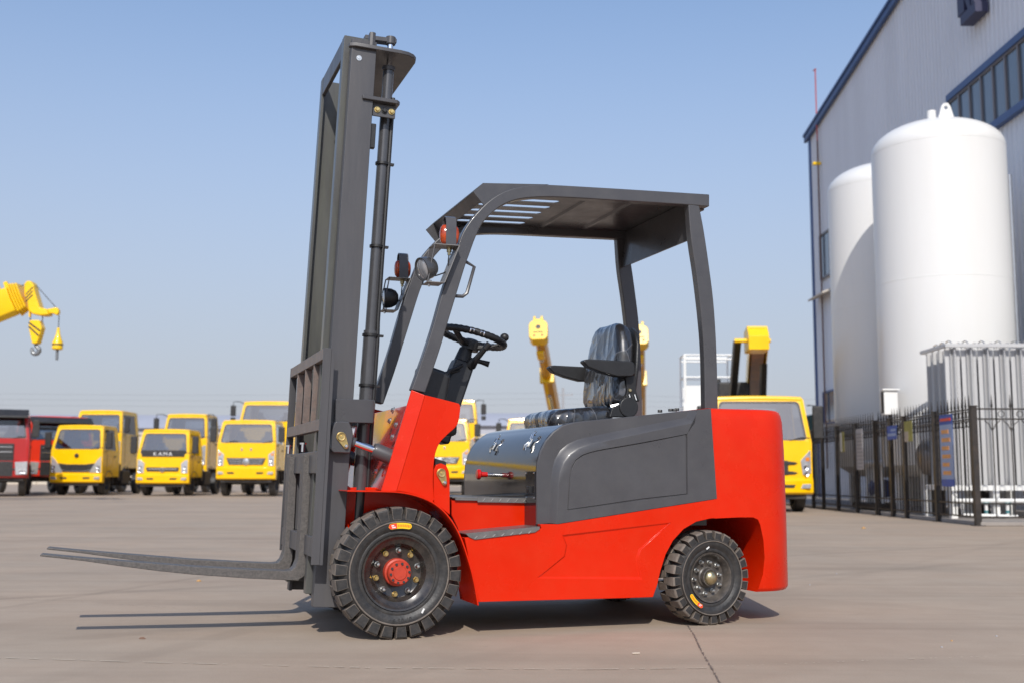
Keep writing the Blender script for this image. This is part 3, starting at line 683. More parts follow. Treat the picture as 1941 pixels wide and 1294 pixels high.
# ---- lamps on the front legs
def lamp_set(mv, aim, dpx):
    q = lambda x, y, v: fl(x, y, v)
    b = B()
    s = 1 if mv(0) == 0 else -1
    # plates: top, bottom, sloping back
    def pl(u0, u1, z, v0=.045, v1=.15, t=.003): b.box((u0, min(mv(v0), mv(v1)), z-t), (u1, max(mv(v0), mv(v1)), z))
    pl(.150, .274, 1.786); pl(.118, .200, 1.606)
    b.prism([(.270, 1.786), (.274, 1.786), (.204, 1.606), (.200, 1.606)], mv(.045), mv(.15))
    br = b.obj('lamp_bracket', mat('bracket_grey', (.2, .195, .19), .45, var=.1), FK, smooth=0)
    for v in (.05, .145):
        B().tube([(.153, mv(v), 1.783), (.121, mv(v), 1.606)], .0035, 8).obj('bracket_rod', GREYD, br)
    # indicator under a strap hoop
    uc, zc = .236, 1.842
    hoop = [(mv(.068), 1.786), (mv(.068), 1.895), (mv(.075), 1.918), (mv(.097), 1.928), (mv(.12), 1.918), (mv(.128), 1.895), (mv(.128), 1.786)]
    ins = [(mv(.131), 1.786), (mv(.131), 1.897), (mv(.122), 1.921), (mv(.097), 1.931), (mv(.073), 1.921), (mv(.065), 1.897), (mv(.065), 1.786)]
    B().prismx(hoop+ins, uc-.025, uc+.025).obj('indicator_strap', GREY, br, smooth=40)
    b = B()
    for d in (-1, 1):
        b.lathe([(0, d*.046), (.012, d*.045), (.021, d*.041), (.027, d*.032), (.029, d*.002)], (uc, mv(.098), zc), 'x', 24)
    ind = b.obj('indicator_lens', ORANGE, br, smooth=50); 
    for vtx in ind.data.vertices: vtx.co.z = zc+(vtx.co.z-zc)*1.75
    B().tube([(uc, mv(.098), 1.786), (uc, mv(.098), 1.76)], .012, 10).tube([(uc, mv(.098), 1.76), (uc, mv(.098), 1.745)], .008, 8).obj('cable_gland', BRASS, br)
    B().tube([tuple(p) for p in spline([(uc, mv(.098), 1.75), (uc-.004, mv(.098), 1.71), (uc+.002, mv(.1), 1.68), (.228, mv(.11), 1.668), (.19, mv(.1), 1.65), (.16, mv(.1), 1.64)], 5)], .0032, 6).obj('cable', BLACK, br)
    # round work lamp on its stud
    ax = Vector(aim).normalized(); c = Vector((.128 if s > 0 else .162, mv(.098), 1.676))
    wl = B().lathe([(0, .052), (.022, .05), (.04, .038), (.052, .014), (.056, -.018), (.056, -.03), (.051, -.03), (.05, -.024)], (0, 0, 0), 'y', 32).obj('work_lamp', mat('lamp_shell', (.05, .05, .052), .25, coat=.5, var=.2, scale=20) if s > 0 else BLACK, br, smooth=40, loc=c)
    ln = B().lathe([(0, -.034), (.02, -.0325), (.04, -.028), (.05, -.024)], (0, 0, 0), 'y', 32).obj('lamp_lens', LENS, br, smooth=50, loc=c)
    for o in (wl, ln): o.rotation_mode = 'QUATERNION'; o.rotation_quaternion = (-ax).to_track_quat('Y', 'Z')
    B().tube([(.14, mv(.098), 1.625), (.14, mv(.098), 1.59)], .004, 8).hexa((.14, mv(.098), 1.602), .0085, .008, (0, 0, -1)).tube([(.14, mv(.098), 1.606), (.14, mv(.098), 1.62)], .012, 10).obj('lamp_stud', ZINC, br)
lamp_set(lambda v: v, (-.92, -.28, -.3), 0); lamp_set(lambda v: GW-v, (-1, .1, -.05), 0)

# ---- mast (leans back)
mb, mtp = Vector(fl(592, 1150, .2)), Vector(fl(668, 56, .2))
LM = (mtp-mb).length; max_ = (mtp-mb).normalized(); mper = Vector((max_.y, -max_.x))
def M(s, d): p = mb + max_*s + mper*d; return (p.x, p.y)
def channel(name, v_out, v_in, s0, s1, d0, d1, t, mt):
    """C-section rail, web on the outside, flanges turned inwards"""
    sgn = 1 if v_in > v_out else -1
    sec = [(d0, v_out), (d1, v_out), (d1, v_in), (d1-t*1.2, v_in), (d1-t*1.2, v_out+sgn*t), (d0+t*1.2, v_out+sgn*t), (d0+t*1.2, v_in), (d0, v_in)]
    b = B(); b.loft([[(M(s, d)[0], v, M(s, d)[1]) for d, v in sec] for s in (s0, s1)])
    return b.obj(name, mt, FK, bevel=.003, seg=2)
RAILIN = mat('greasy_rail', (.07, .07, .068), .32, var=.4, scale=8, dust=((.12, .125, .095), .5), streak=True)
for mv in (lambda v: v, lambda v: FW-v):
    channel('outer_rail', mv(.205), mv(.275), 0, LM*.985, .004, .124, .014, GREYD)
    channel('inner_rail', mv(.283), mv(.345), .05, LM, -.022, .098, .013, RAILIN)
    # lift cylinder with rod, hose and straps
    c0, c1 = Vector(fl(676, 1010, .3)), Vector(fl(737, 128, .3)); ax = (c1-c0).normalized()
    P3 = lambda p, v: (p.x, mv(v), p.y)
    b = B().tube([P3(c0-ax*.3, .3), P3(c0+(c1-c0)*.42, .3)], .033, 22).tube([P3(c0+(c1-c0)*.415, .3), P3(c1, .3)], .0265, 22)
    cyl = b.obj('lift_cylinder', mat('cylinder_paint', (.06, .06, .064), .25, coat=.5, var=.2, scale=10), FK)
    B().tube([P3(c1, .3), P3(c1+ax*.14, .3)], .015, 16).obj('cylinder_rod', CHROME, cyl)
    hd = c1+ax*.135
    B().tube([P3(hd-ax*.02, .3), P3(hd+ax*.02, .3)], .025, 16).prism([(hd.x-.13, hd.y-.012), (hd.x+.028, hd.y-.012), (hd.x+.028, hd.y+.012), (hd.x-.13, hd.y+.012)], mv(.285), mv(.335)).obj('rod_head', GREYD, cyl, bevel=.004)
    pr = Vector((ax.y, -ax.x))
    hpth = [P3(c0+(c1-c0)*t+pr*(.034 if t < .42 else .030), .285) for t in (0, .2, .4, .44, .7, .93)]
    B().tube(hpth, .0095, 8).tube([(x+.004, y+(.016 if mv(0) == 0 else -.016), z) for x, y, z in hpth], .006, 8).obj('hydraulic_hose', BLACK, cyl)
    for y in (320, 480, 648, 741):
        t = (1010-y)/(1010-128.); c = c0+(c1-c0)*t; r = .036 if t < .42 else .031
        B().tube([P3(c-ax*.006, .297), P3(c+ax*.006, .297)], r+.003, 18).obox(P3(c+pr*(r+.01), .29), (pr.x*.014, 0, pr.y*.014), (0, .012, 0), (ax.x*.005, 0, ax.y*.005)).obj('hose_strap', BLACK, cyl)
    B().tube([P3(c1-ax*.02, .3), P3(c1, .3)], .032, 20).obj('gland_nut', GREYD, cyl)
# head plate, rod bridge, clamp, ties
sP = LM-.085
b = B(); plan = [(.02, .185), (.24, .185), (.28, .192), (.31, .212), (.328, .24), (.335, .28), (.335, FW-.28), (.328, FW-.24), (.31, FW-.212), (.28, FW-.192), (.24, FW-.185), (.02, FW-.185), (-.01, FW-.2), (-.01, FW-.225), (.13, FW-.28), (.13, .28), (-.01, .225), (-.01, .2)]
b.loft([[(M(s, d)[0], v, M(s, d)[1]) for d, v in plan] for s in (sP, sP+.02)])
b.obj('head_plate', GREYD, FK, bevel=.004)
B().loft([[(M(s, d)[0], v, M(s, d)[1]) for s, d in ((LM-.10, -.02), (LM, -.02), (LM, .0), (LM-.10, .0))] for v in (.2835, FW-.2835)]).obj('top_crossmember', GREYD, FK, bevel=.003)
for mv in (lambda v: v, lambda v: FW-v):
    B().loft([[(M(s, d)[0], mv(v), M(s, d)[1]) for d, v in ((.07, .19), (.24, .19), (.255, .21), (.255, .35), (.07, .35))] for s in (LM-.335, LM-.315)]).obj('cylinder_clamp', GREYD, FK, bevel=.004)
    cl = B().loft([[(M(s, d)[0], mv(v), M(s, d)[1]) for d, v in ((.128, .225), (.24, .225), (.24, .235), (.128, .235))] for s in (LM-.40, LM-.336)]).obj('clamp_plate', GREYD, FK, bevel=.003)
    for d, mt_ in ((.15, GOLD), (.185, BLACK), (.22, GOLD)):
        c = M(LM-.368, d); B().hexa((0, 0, 0), .0105, .012, (0, -1 if mv(0) == 0 else 1, 0)).tube([(0, .0, 0), (0, (-.003 if mv(0) == 0 else .003), 0)], .015, 12).obj('bolt', mt_, cl, loc=(c[0], mv(.224), c[1]))
    B().loft([[(M(s, d)[0], mv(v), M(s, d)[1]) for d, v in ((.125, .22), (.15, .22), (.15, .25), (.125, .25))] for s in (LM-.56, LM-.44)]).obj('hose_guide', BLACK, FK, bevel=.003)
    B().loft([[(M(s, d)[0], mv(v), M(s, d)[1]) for d, v in ((.085, .2), (.1, .195), (.115, .2), (.115, .23), (.085, .23))] for s in (LM-.07, LM+.005)]).obj('rail_stop', GREYD, FK, bevel=.004)
    c = M(LM-.135, .042)
    B().lathe([(0, -.004), (.006, -.004), (.007, -.002), (.013, -.002), (.014, 0)], (0, 0, 0), 'y', 20).obj('grease_plug', ZINC, FK, loc=(c[0], mv(.205)-(.0005 if mv(0) == 0 else -.0005), c[1]))
t0, t1 = Vector(fl(637, 755, .165)), Vector(fl(712, 801, .165))
def tie(name, pa, pb, v, mt):
    b = B(); u0_, u1_, z0, z1 = pa.x, pb.x, pb.y, pa.y
    plan = [(u0_, v), (u1_-.03, v), (u1_-.008, v+.008), (u1_, v+.03), (u1_, FW-v-.03), (u1_-.008, FW-v-.008), (u1_-.03, FW-v), (u0_, FW-v), (u0_, FW-v-.025), (u1_-.03, FW-v-.025), (u1_-.03, v+.025), (u0_, v+.025)]
    b.prismz(plan, z0, z1); return b.obj(name, mt, FK, bevel=.003, seg=2)
tie('mast_crosstie', t0, t1, .165, GREY)
tie('mast_crosstie', Vector((t0.x+.05, .42)), Vector((t1.x, .34)), .205, GREYD)
for mv in (lambda v: v, lambda v: FW-v):
    lg = B().prism(fls([(637, 797), (662, 798), (668, 812), (670, 826), (664, 858), (632, 857), (626, 850), (629, 815), (634, 801)], .15), mv(.15), mv(.204)).obj('tilt_lug', GREY, FK, bevel=.006)
    p0, p1, p2, p3_ = [Vector(fl(x, y, .19)) for x, y in ((652, 831), (705, 850), (712, 853), (775, 880))]
    tc_ = B().tube([(p2.x-.012, mv(.19), p2.y+.004), (p2.x, mv(.19), p2.y), (p3_.x, mv(.19), p3_.y)], [.03, .036, .036], 20).obj('tilt_cylinder', GREY, FK, bevel=.003)
    B().tube([(p0.x, mv(.19), p0.y), (p2.x, mv(.19), p2.y)], .0165, 16).obj('tilt_rod', CHROME, tc_)
    B().tube([(p0.x-.02, mv(.19), p0.y+.006), (p0.x+.05, mv(.19), p0.y-.018)], .024, 14).obj('rod_eye', GREYD, tc_, bevel=.004)
keeper(646.5, 827, 655.5, 845, .022, .012, .148)

# ---- backrest and carriage (lean with the mast)
kb, kt = Vector(fl(590, 1070, .1)), Vector(fl(614, 659, .1)); LK = (kt-kb).length; kax = (kt-kb).normalized(); kpe = Vector((kax.y, -kax.x))
def K(s, d): p = kb+kax*s+kpe*d; return (p.x, p.y)
def kbox(b, s0, s1, d0, d1, v0, v1):
    return b.loft([[(K(s, d)[0], v, K(s, d)[1]) for s, d in ((s0, d0), (s1, d0), (s1, d1), (s0, d1))] for v in (v0, v1)])
bk = kbox(B(), LK-.05, LK, 0, .035, .112, FW-.112).obj('load_backrest', BROWNM, FK, bevel=.002)
sl_ = LK-.318
kbox(B(), sl_-.05, sl_, .0, .035, .112, FW-.112).obj('backrest_rail', BROWNM, bk, bevel=.002)
for v in (.1, FW-.112): kbox(B(), 0, LK+.001, -.001, .036, v, v+.012).obj('backrest_side_bar', GREYD, bk, bevel=.002)
kbox(B(), 0, LK, .0362, .050, .1, .106).obj('backrest_side_bar', GREYD, bk)
for k in range(1, 4):
    v = .112+(FW-.224)*k/4; kbox(B(), sl_+.0005, LK-.0505, .001, .034, v-.006, v+.006).obj('backrest_bar', BROWNM, bk, bevel=.002)
for s0, s1 in ((.40, .50), (.03, .12)):
    kbox(B(), s0, s1, .004, .046, .113, FW-.113).obj('carriage_bar', GREYD, FK, bevel=.004)
for v in (.36, FW-.39): kbox(B(), .1205, .3995, .012, .06, v, v+.03).obj('carriage_plate', GREYD, FK, bevel=.003)
for v in (.46, .585): kbox(B(), -.08, .3, .05, .06, v, v+.08).obj('chain_anchor', BLACK, FK)
# ---- forks
fpoly = fls([(576, 862), (592, 862), (588, 960), (583.5, 1050), (582, 1076), (577, 1091), (564, 1099.5), (470, 1095.5), (370, 1088.5), (300, 1081.5), (231, 1072.5), (159, 1062.5), (110, 1057), (76, 1053.5), (75.5, 1051), (79, 1049.5), (130, 1054.5), (225, 1062), (373, 1073.5), (480, 1079), (542, 1081.5), (553, 1080), (560, 1073), (565, 1060), (567, 1040), (572, 950)], .36)
for v in (.36, .83):
    fo = B().prism(fpoly, v, v+.1).obj('fork', FORKM, FK, bevel=.005, seg=2)
    c = K(.535, -.02); c2 = K(.5, -.02)
    B().tube([(c2[0], v+.05, c2[1]), (c[0], v+.05, c[1])], .008, 10).tube([(c[0], v+.05, c[1]), (c[0], v+.05, c[1]+.008)], .016, 14).obj('fork_pin', CHROME, fo)

# ---- dash, column and steering wheel
dz = lambda pts, v: fls(pts, v)
B().prism(fls([(800, 690), (812, 693), (840, 703), (852, 712), (842, 775), (785, 775)], .3), .27, .44).obj('dash_pod', BLACK, FK, bevel=.02, seg=4)
B().box((.12, .14, .9), (.30, FW-.14, 1.02)).obj('dash_shelf', BLACK, FK, bevel=.02)
ct, cb = Vector((.487, .62, 1.385)), Vector((.36, .62, .98)); ad = (ct-cb).normalized(); pd = Vector((ad.z, 0, -ad.x)); yv = Vector((0, 1, 0))
col = B().loft([[c+pd*(-a)+yv*(-w_), c+pd*b_+yv*(-w_), c+pd*b_+yv*w_, c+pd*(-a)+yv*w_] for c, a, b_, w_ in ((cb-ad*.1, .07, .05, .07), (cb+ad*.1, .065, .05, .065), (ct-ad*.12, .05, .058, .055), (ct-ad*.085, .045, .05, .05))]).obj('steering_column', BLACK, FK, bevel=.014, seg=3)
B().tube([ct-ad*.10, ct-ad*.06, ct-ad*.02], [.045, .04, .034], 20).obj('column_collar', BLACK, col)
B().tube([(.30, .50, 1.02), (.33, .50, 1.18), (.36, .51, 1.24), (.44, .55, 1.275)], .0095, 8).tube([(.26, .53, 1.02), (.30, .53, 1.18), (.33, .54, 1.225), (.43, .57, 1.25)], .0095, 8).obj('control_linkage', BLACK, FK)
# direction levers
lb = ct-ad*.10+pd*.04-yv*.05
B().tube([lb, lb+Vector((.012, -.05, .03)), lb+Vector((.05, -.09, .085))], [.026, .016, .013], 14).tube([lb+Vector((.045, -.085, .077)), lb+Vector((.065, -.10, .105))], .017, 14).obj('control_lever', BLACK, col, bevel=.002)
B().tube([ct-ad*.06+yv*.03+pd*.03, ct-ad*.055+pd*.10+yv*.0, ct-ad*.055+pd*.14-yv*.01], [.012, .012, .016], 12).obj('indicator_stalk', BLACK, col)
swc = Vector((.517, .62, 1.428)); swn = Vector((math.sin(R(14.5)), 0, math.cos(R(14.5)))); e1 = Vector((math.cos(R(14.5)), 0, -math.sin(R(14.5))))
ring = []
n_, m_ = 72, 12; b = B(); vr = []
for i in range(n_):
    a = 2*math.pi*i/n_; d = e1*math.cos(a)+yv*math.sin(a); rr = .0185+.0012*math.cos(a*36)
    vr.append([b.bm.verts.new(swc+d*(.166+rr*math.cos(2*math.pi*j/m_))+swn*rr*math.sin(2*math.pi*j/m_)) for j in range(m_)])
for i in range(n_):
    for j in range(m_): b.bm.faces.new((vr[i][j], vr[(i+1) % n_][j], vr[(i+1) % n_][(j+1) % m_], vr[i][(j+1) % m_]))
swh = b.obj('steering_wheel', BLACK, FK, smooth=60)
hc = swc-swn*.05
B().tube([hc-swn*.02, hc+swn*.01, hc+swn*.03, hc+swn*.038], [.045, .048, .044, .03], 24).obj('horn_boss', BLACK, swh)
for a in (100, 215, 335):
    d = e1*math.cos(R(a))+yv*math.sin(R(a)); s_ = swn.cross(d)
    B().loft([[p+s_*w_-swn*t_, p-s_*w_-swn*t_, p-s_*w_+swn*t_, p+s_*w_+swn*t_] for p, w_, t_ in ((hc+d*.03, .022, .012), (hc+d*.1+swn*.018, .016, .008), (swc+d*.16, .02, .007))]).obj('spoke', BLACK, swh, bevel=.004)
kp_ = swc+e1*.158-yv*.03
B().tube([kp_, kp_+swn*.03], .007, 8).obj('knob_stem', BLACK, swh)
b = B(); b.lathe([(0, -.022), (.012, -.02), (.021, -.011), (.0235, 0), (.021, .011), (.012, .019), (0, .022)], (0, 0, 0), 'z', 20); b.obj('spinner_knob', BLACK, swh, smooth=60, loc=kp_+swn*.045)
w0 = swc+(e1*math.cos(R(-100))+yv*math.sin(R(-100)))*.166
tdir = (e1*math.sin(R(100))+yv*math.cos(R(100))).normalized()
for k in (-1, 1): B().tube([w0+tdir*(.026*k-.012), w0+tdir*(.026*k+.012)], .0165, 14).obj('rim_clamp', CHROME, swh)

# ---- seat under clear film
from mathutils import noise as mnoise
def crinkle(me, amp, sc=(9, 9, 6)):
    for v in me.vertices:
        q = Vector((v.co.x*sc[0], v.co.y*sc[1], v.co.z*sc[2]))
        v.co += v.normal*amp*(mnoise.noise(q)+.6*abs(mnoise.noise(q*2.3+Vector((3, 1, 7)))))
def pillow(name, rings, mt, parent, amp):
    b = B(); b.loft(rings); me = b.mesh(name, 0); 
    o = mk(name, me, mt, parent)
    bm = bmesh.new(); bm.from_mesh(me); bmesh.ops.subdivide_edges(bm, edges=bm.edges, cuts=1, use_grid_fill=True, smooth=0); bm.to_mesh(me); bm.free()
    me.update(); crinkle(me, amp, (6, 6, 4)); me.shade_smooth(); return o
def rring(c, ax, ay, hx, hy, r, n=5, dome=0):
    return [c+ax*x+ay*y for x, y in rrect(-hx, -hy, hx, hy, min(r, hx*.98, hy*.98), n)]
VS = .40; VE = .88; vc = (VS+VE)/2; hw = (VE-VS)/2
f0 = Vector(fl(1044, 795, VS)); f1 = Vector(fl(1168, 772, VS)); X, Y, Z = Vector((1, 0, 0)), Vector((0, 1, 0)), Vector((0, 0, 1))
up_ = Vector((-.10, 0, 1)).normalized(); fx = Vector((1, 0, .10)).normalized()
base = Vector(((f0.x+f1.x)/2+.008, vc, fl(1070, 806, VS)[1]))
hl = (f1.x-f0.x)/2
cush = pillow('seat_cushion', [rring(base+up_*h, fx, Y, hl-i, hw-i*.8, .07) for h, i in ((0, .03), (.008, .012), (.02, .003), (.045, .0), (.068, .003), (.085, .015), (.096, .035), (.10, .07), (.096, .12))], WRAP, FK, .006)
B().box((base.x-hl+.03, VS+.06, base.z-.022), (base.x+hl-.04, VE-.06, base.z+.004)).box((base.x-hl+.02, VS+.02, base.z-.035), (base.x-hl+.2, VS+.1, base.z-.012)).box((base.x-hl+.02, VE-.1, base.z-.035), (base.x-hl+.2, VE-.02, base.z-.012)).obj('seat_slide', BLACK, cush, bevel=.004)
b0 = Vector((*fl(1166, 762, VS),)); b1 = Vector((*fl(1184, 605, VS),))
rgs = []; lean = (b1-b0); H_ = lean.length; l3 = Vector((lean.x, 0, lean.y)).normalized(); t3 = Vector((l3.z, 0, -l3.x))
for f, w_, t_, bl in ((-.02, .75, .02, .0), (.0, .88, .036, .0), (.06, .97, .05, .004), (.2, 1.0, .055, .006), (.4, .99, .054, .004), (.6, .96, .05, .0), (.75, .9, .046, -.004), (.87, .8, .042, -.008), (.95, .66, .034, -.012), (.99, .5, .022, -.014), (1.0, .36, .01, -.014)):
    c = Vector((b0.x, vc, b0.y))+l3*H_*f*1.0+t3*(.045+bl)
    rgs.append(rring(c, t3, Y, t_, hw*w_, t_*.95))
back = pillow('seat_backrest', rgs, WRAP, FK, .007)
c = Vector((b0.x, vc, b0.y))
B().loft([rring(c+l3*H_*f+t3*.105, t3, Y, .012, hw*w_, .01) for f, w_ in ((-.02, .8), (.1, .98), (.5, 1.0), (.75, .92), (.9, .74), (.97, .5))]).obj('backrest_shell', BLACK, back, bevel=.004)
arm = [(1105, 685), (1108, 681), (1116, 680), (1198, 684.5), (1203, 690), (1203, 708), (1198, 713), (1170, 713), (1140, 705), (1115, 695)]
B().prism(fls(arm, .34), .335, .39).obj('armrest', BLACK, FK, bevel=.010, seg=3)
apn = fls(arm, .34); B().prism([(x+.025, z+.02) for x, z in apn], .885, .94).obj('armrest', BLACK, FK, bevel=.010, seg=3)
cR = fl(1192, 771, .37)
B().tube([(cR[0], .365, cR[1]), (cR[0], .395, cR[1])], .053, 28).prism(fls([(1155, 790), (1160, 772), (1178, 762), (1200, 790)], .375), .373, .395).obj('recliner_hinge', BLACK, FK, bevel=.006)
B().prism(fls([(1186, 712), (1204, 712), (1206, 740), (1212, 760), (1184, 762), (1188, 740)], .385), .382, .394).obj('armrest_post', BLACK, FK, bevel=.004)
bc = fl(1194, 739, .382); B().lathe([(0, -.008), (.007, -.007), (.010, -.003), (.011, 0)], (0, 0, 0), 'y', 16).obj('bolt', BRASS, FK, loc=(bc[0], .382, bc[1]))
for k in range(5):
    x = 1187+k*5.2; a, c_ = fl(x, 747, .386), fl(x+2.5, 758, .386); B().tube([(a[0], .384, a[1]), (c_[0], .378, c_[1])], .004, 8).obj('recliner_rib', ZINC if k % 2 else BLACK, FK)
B().tube([(cR[0]-.09, .40, cR[1]+.0), (cR[0]-.05, .39, cR[1]+.01)], .016, 10).obj('recliner_lever', CHROME, FK)

# ------------------------------------------------------------------ yard behind: vehicles
YEL = mat('yellow_truck_paint', (.93, .53, .002), .28, coat=.3, var=.04, scale=2, rvar=.05, spec=.3)
YELB = mat('crane_yellow_paint', (.92, .57, .004), .3, coat=.2, var=.07, scale=3)
REDT = mat('truck_red_paint', (.42, .010, .009), .28, coat=.6, var=.05, scale=2)
REDT2 = mat('truck_bright_red_paint', (.75, .035, .012), .28, coat=.6, var=.05, scale=2)
BLK = mat('matt_black_trim', (.02, .02, .021), .5, var=.2, scale=6, dust=((.12, .1, .09), .3))
DARKM = mat('dark_chassis', (.022, .02, .02), .6, var=.3, scale=4, dust=((.12, .1, .085), .4))
SILV = mat('silver_trim', (.55, .55, .56), .25, .9, var=.1, scale=8)
HEADL = mat('headlight_lens', (.62, .63, .65), .1, .55, coat=.8, var=.25, scale=16)
AMBER = mat('amber_marker', (.75, .22, .02), .2, coat=.5)
GL = glass('cab_glass', (.26, .28, .29), .2, .03)
GLS = glass('side_glass', (.6, .62, .62), .03, .02)
WPAINT = mat('white_paint', (.8, .8, .78), .4, var=.03, scale=3)
CABIN = mat('cab_interior', (.05, .05, .053), .7, var=.2, scale=5)

def truck(name, label, loc, rz, w, lv, col, style, depth=1.75, length=5.2, wheel_r=.40, mirror='arm', deflector=False, text=None, group=None):
    """cab-over truck, front towards -y, origin on the ground under the bumper"""
    T = empty(name, loc, rz); tag(T, label, 'truck', group)
    bb, bt, ws, wt, rt = lv; h = w/2; sl = .26
    y0 = lambda z: .07 + (0 if z < ws else sl*(z-ws)/(rt-ws))
    b = B(); t = .02
    # front with the windscreen opening
    taper = .10
    win = [(-h+.085, ws+.05), (h-.085, ws+.05), (h-.09-taper, wt), (-h+.09+taper, wt)]
    def rounded(q, r):
        out = []
        for i in range(4):
            p, a, c = Vector(q[i]), Vector(q[i-1]), Vector(q[(i+1) % 4]); d1 = (a-p).normalized(); d2 = (c-p).normalized()
            for k in range(5): f = k/4; s_ = p+d1*r; e_ = p+d2*r; out.append(tuple((s_*(1-f)**2+p*2*f*(1-f)+e_*f*f)))
        return out
    wloop = rounded(win, .10)
    b.holed([(-h, bt-.12), (h, bt-.12), (h, ws), (h-taper, rt-.07), (h-taper-.10, rt-.02), (-h+taper+.10, rt-.02), (-h+taper, rt-.07), (-h, ws)], [wloop], lambda x, z: (x, y0(z), z), lambda x, z: (x, y0(z)+t, z))
    # sides with the door window
    for s in (-1, 1):
        def sx_(z, s=s): return s*(h-(0 if z < ws else taper*(z-ws)/(rt-ws)))
        sw = [(y0(ws)+.22, ws+.06), (depth-.28, ws+.02), (depth-.32, wt), (y0(wt)+.16, wt)]
        b.holed([(.09, bt-.12), (depth, bt-.12), (depth, ws), (depth-.06, rt-.08), (y0(rt-.08)+.02, rt-.08), (y0(ws)+.02, ws)], [rounded(sw, .07)], lambda y, z, s=s: (sx_(z), y, z), lambda y, z, s=s: (sx_(z)-s*t, y, z))
        B().face([(sx_(z)-s*.012, y, z) for y, z in sw]); 
        sg = B(); sg.face([(sx_(z)-s*.012, y, z) for y, z in sw]); sg.obj('side_window', GLS, T, smooth=0)
        d = B().box((min(s*h, s*(h+.006)), .55, bt+.05), (max(s*h, s*(h+.006)), .558, ws)).box((min(s*h, s*(h+.02)), depth-.55, ws-.22), (max(s*h, s*(h+.02)), depth-.40, ws-.17)).obj('door_handle', BLK, T)
    b.holed([(-h, bt-.12), (h, bt-.12), (h, ws), (h-taper, rt-.08), (-h+taper, rt-.08), (-h, ws)], [rounded([(-h+.35, ws+.18), (h-.35, ws+.18), (h-.38, wt-.06), (-h+.38, wt-.06)], .06)], lambda x, z: (x, depth-(.06 if z > ws else 0), z), lambda x, z: (x, depth-(.06 if z > ws else 0)-t, z))
    # crowned roof
    rr = [[(x, y, rt-.085+(.085-.03*(2*x/w)**4)*f) for x in [(-h+taper)+(w-2*taper)*k/8 for k in range(9)]] for y, f in ((y0(rt-.08), .0), (y0(rt)+.04, .7), (y0(rt)+.2, 1), (depth-.3, 1), (depth-.12, .75), (depth-.06, 0))]
    b.loft(rr, closed=False, caps=False)
    b.box((-h+.03, .1, bt-.1), (h-.03, depth-.03, bt-.06))
    for s in (-1, 1):            # rounded corner posts and roof edges
        b.tube([(s*(h-.045), y0(bt)+.05, bt-.1), (s*(h-.045), y0(ws)+.05, ws), (s*(h-taper-.045), y0(rt-.08)+.05, rt-.08), (s*(h-taper-.045), y0(rt)+.12, rt-.055), (s*(h-taper-.045), depth-.15, rt-.055)], .055, 10)
    b.tube([(x, y0(rt-.08)+.045, rt-.075+.03*(1-(2*x/w)**2)) for x in [(-h+taper+.04)+(w-2*taper-.08)*k/8 for k in range(9)]], .06, 10)
    cab = b.obj('cab', col, T, smooth=32)
    wsd = B(); wsd.face([(x, y0(z)+.012, z) for x, z in wloop]); wsd = wsd.obj('windscreen', GL, T, smooth=0)
    # black ceramic border of the screen
    bw = B(); inn = [(x*.955, ws+.07+(z-ws-.07)*.93+.02) for x, z in wloop]
    bw.holed(wloop, [inn], lambda x, z: (x, y0(z)+.004, z), lambda x, z: (x, y0(z)+.008, z)); bw.obj('screen_border', BLK, wsd, smooth=0)
    rw = B(); rw.face([(x, depth-.075, z) for x, z in ((-h+.36, ws+.17), (h-.36, ws+.17), (h-.38, wt-.05), (-h+.38, wt-.05))]); rw.obj('rear_window', GLS, T, smooth=0)
    it = B().box((-h+.06, .26, bt), (h-.06, .62, ws-.02)).obj('dashboard', CABIN, T, bevel=.04)
    for s in (-1, 1): B().loft([rring(Vector((s*w*.24, 1.15+(z_-ws)*.2, z_)), Vector((1, 0, 0)), Vector((0, 1, 0)), w_, .07, .06) for z_, w_ in ((ws-.35, .25), (ws+.2, .24), (ws+.3, .14), (ws+.33, .12), (ws+.48, .11))]).obj('seat', CABIN, T)
    # wipers
    for xw in (-.36, .28):
        B().tube([(xw*w, y0(ws)+.01, ws+.05), (xw*w+.25, y0(ws+.12)-.02, ws+.11), (xw*w+.42, y0(ws+.16)-.02, ws+.10)], .011, 6).obj('wiper', BLK, T)
    # bumper
    bp = B(); n = 10
    secs = []
    for k in range(n+1):
        x = -h-.02+(w+.04)*k/n; e = abs(2*k/n-1); yb = .10*max(0, e-.55)**2/.2
        secs.append([(x, yb+.045, bb), (x, yb-.01, bb+.04), (x, yb-.02, bt-.05), (x, yb+.03, bt), (x, .3, bt), (x, .3, bb)])
    bp.loft(secs); bump = bp.obj('bumper', col, T, bevel=.012, smooth=40)
    zc = (bb+bt)/2
    for s in (-1, 1):
        B().prism([(s*(h-.26), zc-.045), (s*(h-.06), zc-.04), (s*(h-.05), zc+.05), (s*(h-.22), zc+.045)], .0, .06).obj('fog_lamp', HEADL, bump, bevel=.012, loc=(0, -.012, 0))
        B().prism([(s*(h-.62), zc-.028), (s*(h-.40), zc-.028), (s*(h-.37), zc+.032), (s*(h-.60), zc+.032)], -.026, .04).obj('bumper_vent', BLK, bump)
    # lamps and grille by style
    hz0, hz1 = bt+.02, bt+(ws-bt)*(.62 if style != 'bar' else .78)
